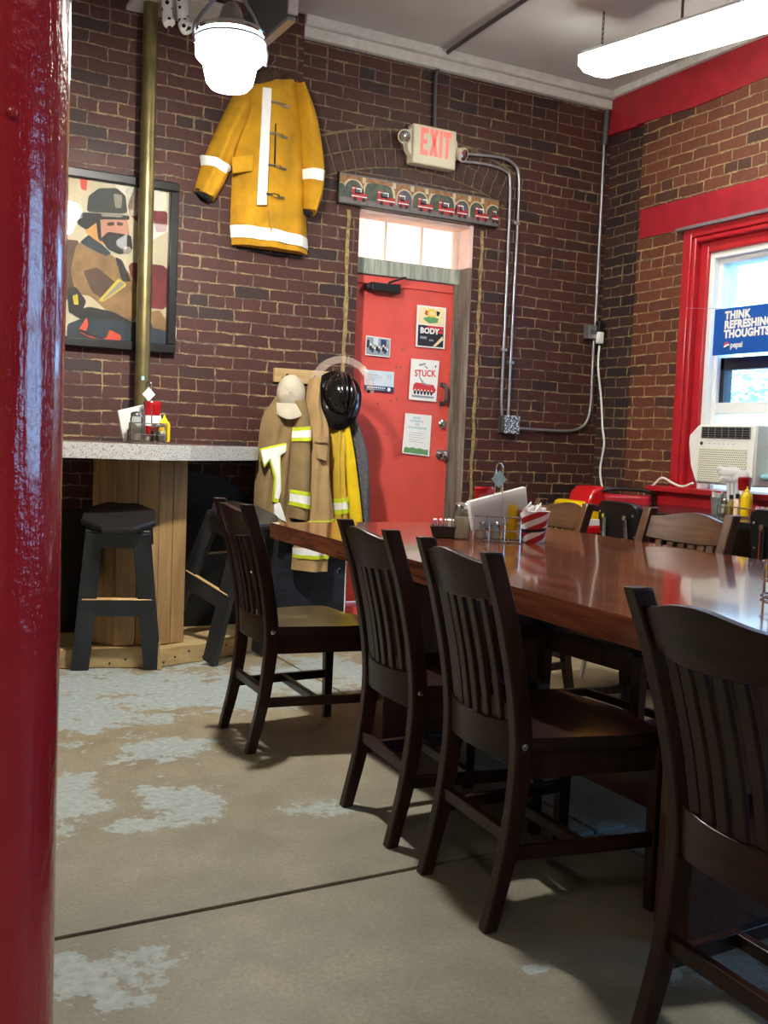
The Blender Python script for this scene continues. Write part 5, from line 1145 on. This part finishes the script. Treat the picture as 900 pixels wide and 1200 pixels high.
b.prism([(x, 5.02, z) for x, z in pts], (0, .3, 0)); part(b, 'body', M['yplastic'], ry, bevel=.03)
b = B(); b.prism([(x, 5.0, z) for x, z in ((4.09, .80), (4.27, .80), (4.275, .88), (4.24, .93), (4.18, .94), (4.12, .90))], (0, .22, 0)); part(b, 'hood', M['redplastic'], ry, bevel=.02)
b = B(); b.box((4.05, 4.99, .69), (4.22, 5.01, .73)); part(b, 'stripe', M['paper'], ry, bevel=.004)
b = B(); b.box((4.05, 4.985, .64), (4.23, 5.012, .69)); part(b, 'bumper', M['redplastic'], ry, bevel=.01)
for x in (3.97, 4.22): part(B().lathe([(.001, -.03), (.1, -.03), (.12, -.01), (.12, .04), (.001, .05)], (x, 5.02, .121), n=20, axis='y'), 'wheel', M['blackp'], ry)

# ------------------------------------------------------------------ small table things
def bottle(name, base, label, cat, prof, m, capprof=None, capm=None, capname='cap', lab=None, n=20, sx=1., sy=1., group=None, rz=0., labname='label_band'):
    o = root(name, tuple(base), label, cat, group)
    part(B().lathe(prof, base, n=n, sx=sx, sy=sy), 'bottle' if 'bottle' in name else 'body', m, o)
    if capprof: part(B().lathe(capprof, base, n=n, sx=sx, sy=sy), capname, capm, o)
    if lab: part(B().lathe(lab[0], base, n=n, sx=sx, sy=sy), labname, lab[1], o)
    return o
def caddy(c, yaw, tagm, label):
    o = root('condiment_caddy', tuple(c), label, 'caddy'); c = Vector(c)
    ux, uy = Vector((math.cos(yaw), math.sin(yaw), 0)), Vector((-math.sin(yaw), math.cos(yaw), 0))
    pt = lambda a, b_, z: c+ux*a+uy*b_+Vector((0, 0, z))
    def loop(z, w=.088, d_=.075, r=.0025):
        return B().tube([pt(a*w, b_*d_, z) for a, b_ in ((-1, -1), (-.33, -1), (.33, -1), (1, -1), (1, 0), (1, 1), (.33, 1), (-.33, 1), (-1, 1), (-1, 0))], r, closed=True, n=6)
    part(loop(.006), 'base_wire', M['chrome'], o); part(loop(.045), 'rail', M['chrome'], o); part(loop(.098), 'rail', M['chrome'], o)
    b = B()
    for a in (-1, -.33, .33, 1):
        for s_ in (-1, 1): b.tube([pt(a*.088, s_*.075, .004), pt(a*.088, s_*.075, .1)], .0025, n=6)
    for a in (-.5, .5): b.tube([pt(a*.088, -.075, .006), pt(a*.088, .075, .006)], .0025, n=6)
    part(b, 'uprights', M['chrome'], o)
    b = B(); b.tube(smoothpath([pt(-.018, -.005, .006), pt(-.016, -.005, .14), pt(-.012, -.005, .24), pt(-.012, -.005, .285), pt(0, -.005, .3), pt(.012, -.005, .285), pt(.012, -.005, .24), pt(.016, -.005, .14), pt(.018, -.005, .006)], 4), .003, n=6); part(b, 'handle', M['chrome'], o)
    b = B(); b.prism([pt(a, -.01, z) for a, z in ((0, .205), (.03, .238), (0, .272), (-.03, .238))], tuple(uy*.003)); part(b, 'tag', tagm, o)
    return o, pt
def ketchup(base, label):
    o = root('ketchup_bottle', tuple(base), label, 'bottle'); b = Vector(base)
    part(B().lathe([(.018, .02), (.028, .03), (.033, .07), (.036, .12), (.043, .17), (.044, .188), (.036, .195), (.001, .195)], b, n=24, sx=1., sy=.62), 'bottle', M['ketchup'], o)
    part(B().lathe([(.001, .0), (.024, .0), (.024, .02), (.018, .024)], b, n=20), 'cap', M['paper'], o)
    part(B().lathe([(.0345, .075), (.0375, .125)], b, n=24, sx=1., sy=.62), 'label_band', M['paper'], o); return o
def mustard(base, label, h=.17):
    return bottle('mustard_bottle', base, label, 'bottle', [(.001, 0), (.027, 0), (.029, .01), (.029, h*.62), (.026, h*.72), (.014, h*.80)], M['yplastic'], [(.014, h*.8), (.013, h*.86), (.006, h*.9), (.004, h)], M['yplastic'])
def shaker(base, label, fill, r=.031, h=.135):
    o = root('sugar_shaker' if h > .1 else 'spice_shaker', tuple(base), label, 'shaker'); b = Vector(base)
    part(B().lathe([(r*.9, 0), (r, .005), (r, h*.78), (r*.85, h*.84), (r*.85, h*.86)], b), 'jar', M['jar'], o)
    part(B().lathe([(.001, .004), (r*.86, .004), (r*.9, .01), (r*.9, h*.6), (.001, h*.61)], b), 'contents', fill, o)
    part(B().lathe([(r*.98, h*.83), (r*.98, h*.92), (r*.8, h*.97), (r*.3, h), (.001, h)], b), 'lid', M['chrome'], o); return o
def napkins(pts, Yn, label, th=.035):
    o = root('napkin_stack', tuple(onY(*pts[0], Yn)), label, 'napkins')
    for k in range(3):
        b = B(); q = [onY(x+(k-1)*.8, y+(k % 2)*1.2, Yn)+Vector((0, k*th/3, 0)) for x, y in pts]; b.prism(q, (0, th/3-.002, 0)); part(b, 'folded_napkins', M['whitecloth'], o, bevel=.003)
    return o
# dining table set
yawc = math.radians(-34)
C1 = Vector((2.232, 3.262, TZ))
cad, pt = caddy(C1, yawc, M['tagblue'], 'chrome wire condiment caddy with pale blue tag on the dining table')
ketchup(pt(-.055, .035, .01), 'upside-down red ketchup bottle behind napkins on the dining table')
mustard(pt(.05, .035, .01), 'yellow mustard bottle inside the dining table wire caddy')
shaker(pt(-.062, -.045, .01), 'small salt shaker at a corner of the dining table caddy', M['sugar'], .02, .07)
shaker(pt(-.010, -.045, .01), 'small shaker in the middle of the dining table caddy', M['sugar'], .02, .07)
napkins(((551, 588), (617.5, 570.5), (621, 608), (556, 622)), (C1-Vector((0, .015, 0))).y, 'fan of white paper napkins standing in the dining table caddy')
ss = onZ(547, 633, TZ); shaker((ss.x, ss.y+.04, TZ+.001), 'tall glass sugar shaker with chrome lid beside the caddy napkins', M['sugar'], .033, .142)
tr = root('packet_tray', tuple(onZ(524, 633, TZ)), 'small black tray of sweetener packets on the dining table', 'tray')
tc = onZ(525, 631, TZ)+Vector((0, .03, 0)); yt = math.radians(-33); tx, ty = Vector((math.cos(yt), math.sin(yt), 0)), Vector((-math.sin(yt), math.cos(yt), 0))
tp_ = lambda a, b_, z: tc+tx*a+ty*b_+Vector((0, 0, z))
b = B(); r1 = b.ring([tp_(a*.042, b_*.034, .001) for a, b_ in ((-1, -1), (1, -1), (1, 1), (-1, 1))]); r2 = b.ring([tp_(a*.055, b_*.045, .048) for a, b_ in ((-1, -1), (1, -1), (1, 1), (-1, 1))]); r3 = b.ring([tp_(a*.051, b_*.041, .048) for a, b_ in ((-1, -1), (1, -1), (1, 1), (-1, 1))]); r4 = b.ring([tp_(a*.039, b_*.031, .006) for a, b_ in ((-1, -1), (1, -1), (1, 1), (-1, 1))])
b.bridge(r1, r2); b.bridge(r2, r3); b.bridge(r3, r4); b.face(r1); b.face(r4); part(b, 'tray', M['blackp'], tr, bevel=.002)
for k in range(10):
    a = -.036+.008*k; b = B(); ln = random.uniform(-.006, .006); b_ = random.uniform(-.01, .01)
    b.hexa([tp_(a, b_-.02, .008), tp_(a+.004, b_-.02, .008), tp_(a+.004, b_+.02, .008), tp_(a, b_+.02, .008), tp_(a*1.25+ln, b_-.023, .070), tp_(a*1.25+.006+ln, b_-.023, .070), tp_(a*1.25+.006+ln, b_+.023, .073), tp_(a*1.25+ln, b_+.023, .073)])
    tag(b.build('sweetener_packet', M[('pink', 'pink', 'peach', 'paper', 'paper')[k*5//10]], loc=tp_(a, b_, .008)), 'paper sweetener packet standing in the small black tray on dining table', 'packet', 'packets in the dining table tray')
cu = onZ(632, 637, TZ); cu.y += .04
cpo = root('striped_cup', (cu.x, cu.y, TZ), 'red and white striped cup on the dining table beside the caddy', 'cup', local=True)
B().lathe([(.001, .001), (.042, .001), (.044, .004), (.058, .118), (.06, .122), (.056, .122), (.042, .01), (.001, .008)], n=40).build('cup', M['cup'], cpo)
b = B()
for k in range(7): a = 2*PI*k/7; b.hexa([(.02*math.cos(a)-.01, .02*math.sin(a)-.004, .02), (.02*math.cos(a)+.012, .02*math.sin(a)-.004, .02), (.02*math.cos(a)+.012, .02*math.sin(a)+.004, .02), (.02*math.cos(a)-.01, .02*math.sin(a)+.004, .02), (.033*math.cos(a)-.012, .033*math.sin(a)-.004, .13), (.033*math.cos(a)+.012, .033*math.sin(a)-.004, .135+.01*(k % 3)), (.033*math.cos(a)+.012, .033*math.sin(a)+.004, .135+.01*(k % 3)), (.033*math.cos(a)-.012, .033*math.sin(a)+.004, .13)])
tag(b.build('napkin_wad', M['whitecloth'], None), 'white napkin corners poking out of the striped cup', 'napkins'); bpy.data.objects['napkin_wad'].location = (cu.x, cu.y, TZ)
# near round caddy at picture edge
rc_ = onZ(889, 702, TZ); C2 = Vector((rc_.x+.085, rc_.y-.045, TZ))
rw = root('condiment_caddy', tuple(C2), 'round chrome wire caddy on the dining table near the closest chair', 'caddy')
for z in (.006, .05, .095): part(B().tube([C2+Vector((.085*math.cos(2*PI*k/36), .085*math.sin(2*PI*k/36), z)) for k in range(36)], .0028, closed=True, n=6), 'wire_ring', M['chrome'], rw)
b = B()
for k in range(8): a = 2*PI*k/8+.3; b.tube([C2+Vector((.085*math.cos(a), .085*math.sin(a), .004)), C2+Vector((.085*math.cos(a), .085*math.sin(a), .097))], .0026, n=6)
for k in range(4): a = PI*k/4; b.tube([C2+Vector((.085*math.cos(a), .085*math.sin(a), .006)), C2-Vector((.085*math.cos(a), .085*math.sin(a), -.006))], .002, n=6)
part(b, 'uprights', M['chrome'], rw)
shaker(C2+Vector((-.035, .012, .010)), 'jar of brown pepper flakes in the round wire caddy', M['pepper'], .032, .12)
mustard(C2+Vector((.03, .03, .010)), 'yellow mustard bottle in the round wire caddy', .22)
# bar counter set
TC = 1.1064
C3 = Vector((1.315, 4.93, TC)); yb_ = math.radians(-14)
cad, pt = caddy(C3, yb_, M['paper'], 'chrome wire condiment caddy with white tag on the bar counter')
napkins(((139, 481), (186, 470), (193, 506), (146, 518)), 5.0, 'white paper napkins standing in the bar counter caddy')
ketchup(pt(.02, .02, .012), 'upside-down red ketchup bottle in the bar counter caddy')
shaker(pt(-.055, -.038, .012), 'tall sugar shaker in the bar counter caddy', M['sugar'], .03, .14)
mustard(pt(.078, .035, .012), 'yellow mustard bottle in the bar counter caddy', .13)
shaker(pt(.03, -.045, .012), 'small pepper shaker in the bar counter caddy', M['pepper'], .018, .085)
shaker(pt(.064, -.04, .012), 'small salt shaker in the bar counter caddy', M['sugar'], .02, .085)
bottle('sauce_bottle', pt(-.075, .035, .012), 'short dark sauce bottle at the corner of the bar counter caddy', 'bottle', [(.001, 0), (.018, 0), (.02, .01), (.02, .05), (.01, .065)], M['blackp'], [(.011, .062), (.011, .08), (.001, .081)], M['redplastic'])
# window table set
tp2 = lambda px, y_=None: (lambda p: Vector((p.x, p.y, TB+.001)))(onZ(*px, TB))
XB = 4.12
def wt(px, x=XB): p = onX(px, 600, x); return Vector((x, p.y, TB+.001))
bk = root('tin_bucket', tuple(wt(842)), 'small galvanised tin bucket of creamer packets on the window table', 'bucket'); c = wt(842)
part(B().lathe([(.001, .0), (.035, .0), (.036, .004), (.044, .088), (.046, .09), (.042, .09), (.034, .01), (.001, .008)], c, n=24), 'pail', M['tin'], bk)
for k in range(6):
    a = 2*PI*k/6; b = B(); p = c+Vector((.024*math.cos(a), .024*math.sin(a), .085)); b.hexa([p+Vector(q) for q in ((-.014, -.003, -.04), (.014, -.003, -.04), (.014, .003, -.04), (-.014, .003, -.04), (-.02, -.003, .02+.008*(k % 3)), (.016, -.003, .026), (.016, .003, .026), (-.02, .003, .02+.008*(k % 3)))])
    tag(b.build('creamer_packet', M['paper'], loc=p), 'white creamer packet standing in the small tin bucket', 'packet', 'packets in the tin bucket')
wc = root('condiment_caddy', tuple(wt(868, 4.08)), 'low chrome wire caddy of bottles on the black window table', 'caddy'); c = wt(868, 4.09)
for z in (.006, .05): part(B().tube([c+Vector((a*.055, b_*.105, z)) for a, b_ in ((-1, -1), (-1, 1), (1, 1), (1, -1))], .0026, closed=True, n=6), 'rail', M['chrome'], wc)
b = B()
for a, b_ in ((-1, -1), (-1, -.3), (-1, .3), (-1, 1), (1, 1), (1, -1)): b.tube([c+Vector((a*.055, b_*.105, .004)), c+Vector((a*.055, b_*.105, .052))], .0026, n=6)
part(b, 'uprights', M['chrome'], wc)
shaker(c+Vector((-.03, .085, .010)), 'white topped salt shaker nearest the tin bucket on window table', M['sugar'], .016, .08)
bottle('oil_bottle', c+Vector((-.025, .045, .010)), 'squat bottle of olive liquid in the window table caddy', 'bottle', [(.001, 0), (.018, 0), (.019, .01), (.019, .055), (.010, .072), (.009, .082)], M['olive'], [(.0105, .08), (.0105, .1), (.001, .101)], M['blackp'])
bottle('hot_sauce_bottle', c+Vector((-.025, .005, .010)), 'slim hot sauce bottle with black cap in the window table caddy', 'bottle', [(.001, 0), (.015, 0), (.016, .01), (.016, .06), (.008, .085)], M['peach'], [(.0095, .083), (.0095, .108), (.001, .109)], M['blackp'])
ketchup(c+Vector((.03, .012, .010)), 'upside-down red ketchup bottle on the window table before the cooler')
my = mustard(c+Vector((-.02, -.052, .010)), 'yellow squeeze bottle with printed label on the window table', .15)
tr2 = root('packet_tray', tuple(wt(893, 4.0)), 'black packet tray at the end of the window table caddy', 'tray'); c2_ = wt(895, 3.98)
b = B(); b.box(tuple(c2_+Vector((-.035, -.07, 0))), tuple(c2_+Vector((.035, .05, .045)))); part(b, 'tray', M['blackp'], tr2, bevel=.006)
for k in range(6):
    p = c2_+Vector((0, -.05+.016*k, .035)); b = B(); b.hexa([p+Vector(q) for q in ((-.02, -.003, 0), (.02, -.003, 0), (.02, .003, 0), (-.02, .003, 0), (-.022, -.006, .035), (.022, -.006, .03+.004*(k % 2)), (.022, .002, .03), (-.022, .002, .036))])
    tag(b.build('sweetener_packet', M['pink' if k > 2 else 'peach'], loc=p), 'pink or peach sweetener packet in the tray at the window table', 'packet', 'packets in the window table tray')

# ------------------------------------------------------------------ outside
struct(B().box((W+.36, -10, -.5), (30, 20, -.4)).build('ground', M['ground'], smooth=False))
def tree(x, y, h, r_, seed, label):
    rnd = random.Random(seed); o = root('tree', (x, y, -.4), label, 'tree')
    part(B().tube(smoothpath([(x, y, -.4), (x+.1, y, h*.35), (x, y+.1, h*.7)], 4), .14), 'trunk', M['bark'], o)
    b = B()
    for k in range(4200):
        d = Vector((rnd.gauss(0, 1), rnd.gauss(0, 1), rnd.gauss(0, 1))).normalized()*r_*rnd.random()**.4
        p = Vector((x, y, h*.72))+Vector((d.x, d.y, d.z*1.1)); a = rnd.uniform(0, 2*PI); s_ = rnd.uniform(.035, .085)
        u_ = Vector((math.cos(a), math.sin(a), rnd.uniform(-.6, .6)))*s_; v_ = Vector((-math.sin(a), math.cos(a), rnd.uniform(-.6, .6)))*s_*.5
        b.face([b.bm.verts.new(p+u_), b.bm.verts.new(p+v_), b.bm.verts.new(p-u_), b.bm.verts.new(p-v_)])
    part(b, 'foliage', M['leaf'], o, smooth=False)
tree(8.6, 8.0, 1.35, 1.05, 3, 'pale leafy tree seen through the lower window pane')

# ------------------------------------------------------------------ light
wd = bpy.data.worlds.new('world'); S.world = wd; wd.use_nodes = True
nt = wd.node_tree; bgn = nt.nodes['Background']
bgn.inputs[0].default_value = (.52, .76, 1., 1); bgn.inputs[1].default_value = 6.2
for nm, y0_, y1_ in (('window_portal', WY0+.2, WY1-.2), ('window_portal', W2Y0+.1, W2Y1-.1)):
    l = bpy.data.lights.new(nm, 'AREA'); l.shape = 'RECTANGLE'; l.size = y1_-y0_; l.size_y = 1.4; l.cycles.is_portal = True
    o = bpy.data.objects.new(nm, l); COL.objects.link(o); o.location = (W+.3, (y0_+y1_)/2, 1.75)
    o.matrix_world = Matrix(((0, 0, 1, W+.3), (1, 0, 0, (y0_+y1_)/2), (0, 1, 0, 1.75), (0, 0, 0, 1)))
vs = S.view_settings; vs.view_transform = 'Standard'; vs.look = 'None'; vs.gamma = 1; vs.use_curve_mapping = False; vs.exposure = 0.82
for o in bpy.data.objects:
    if '_abs' in o: del o['_abs']
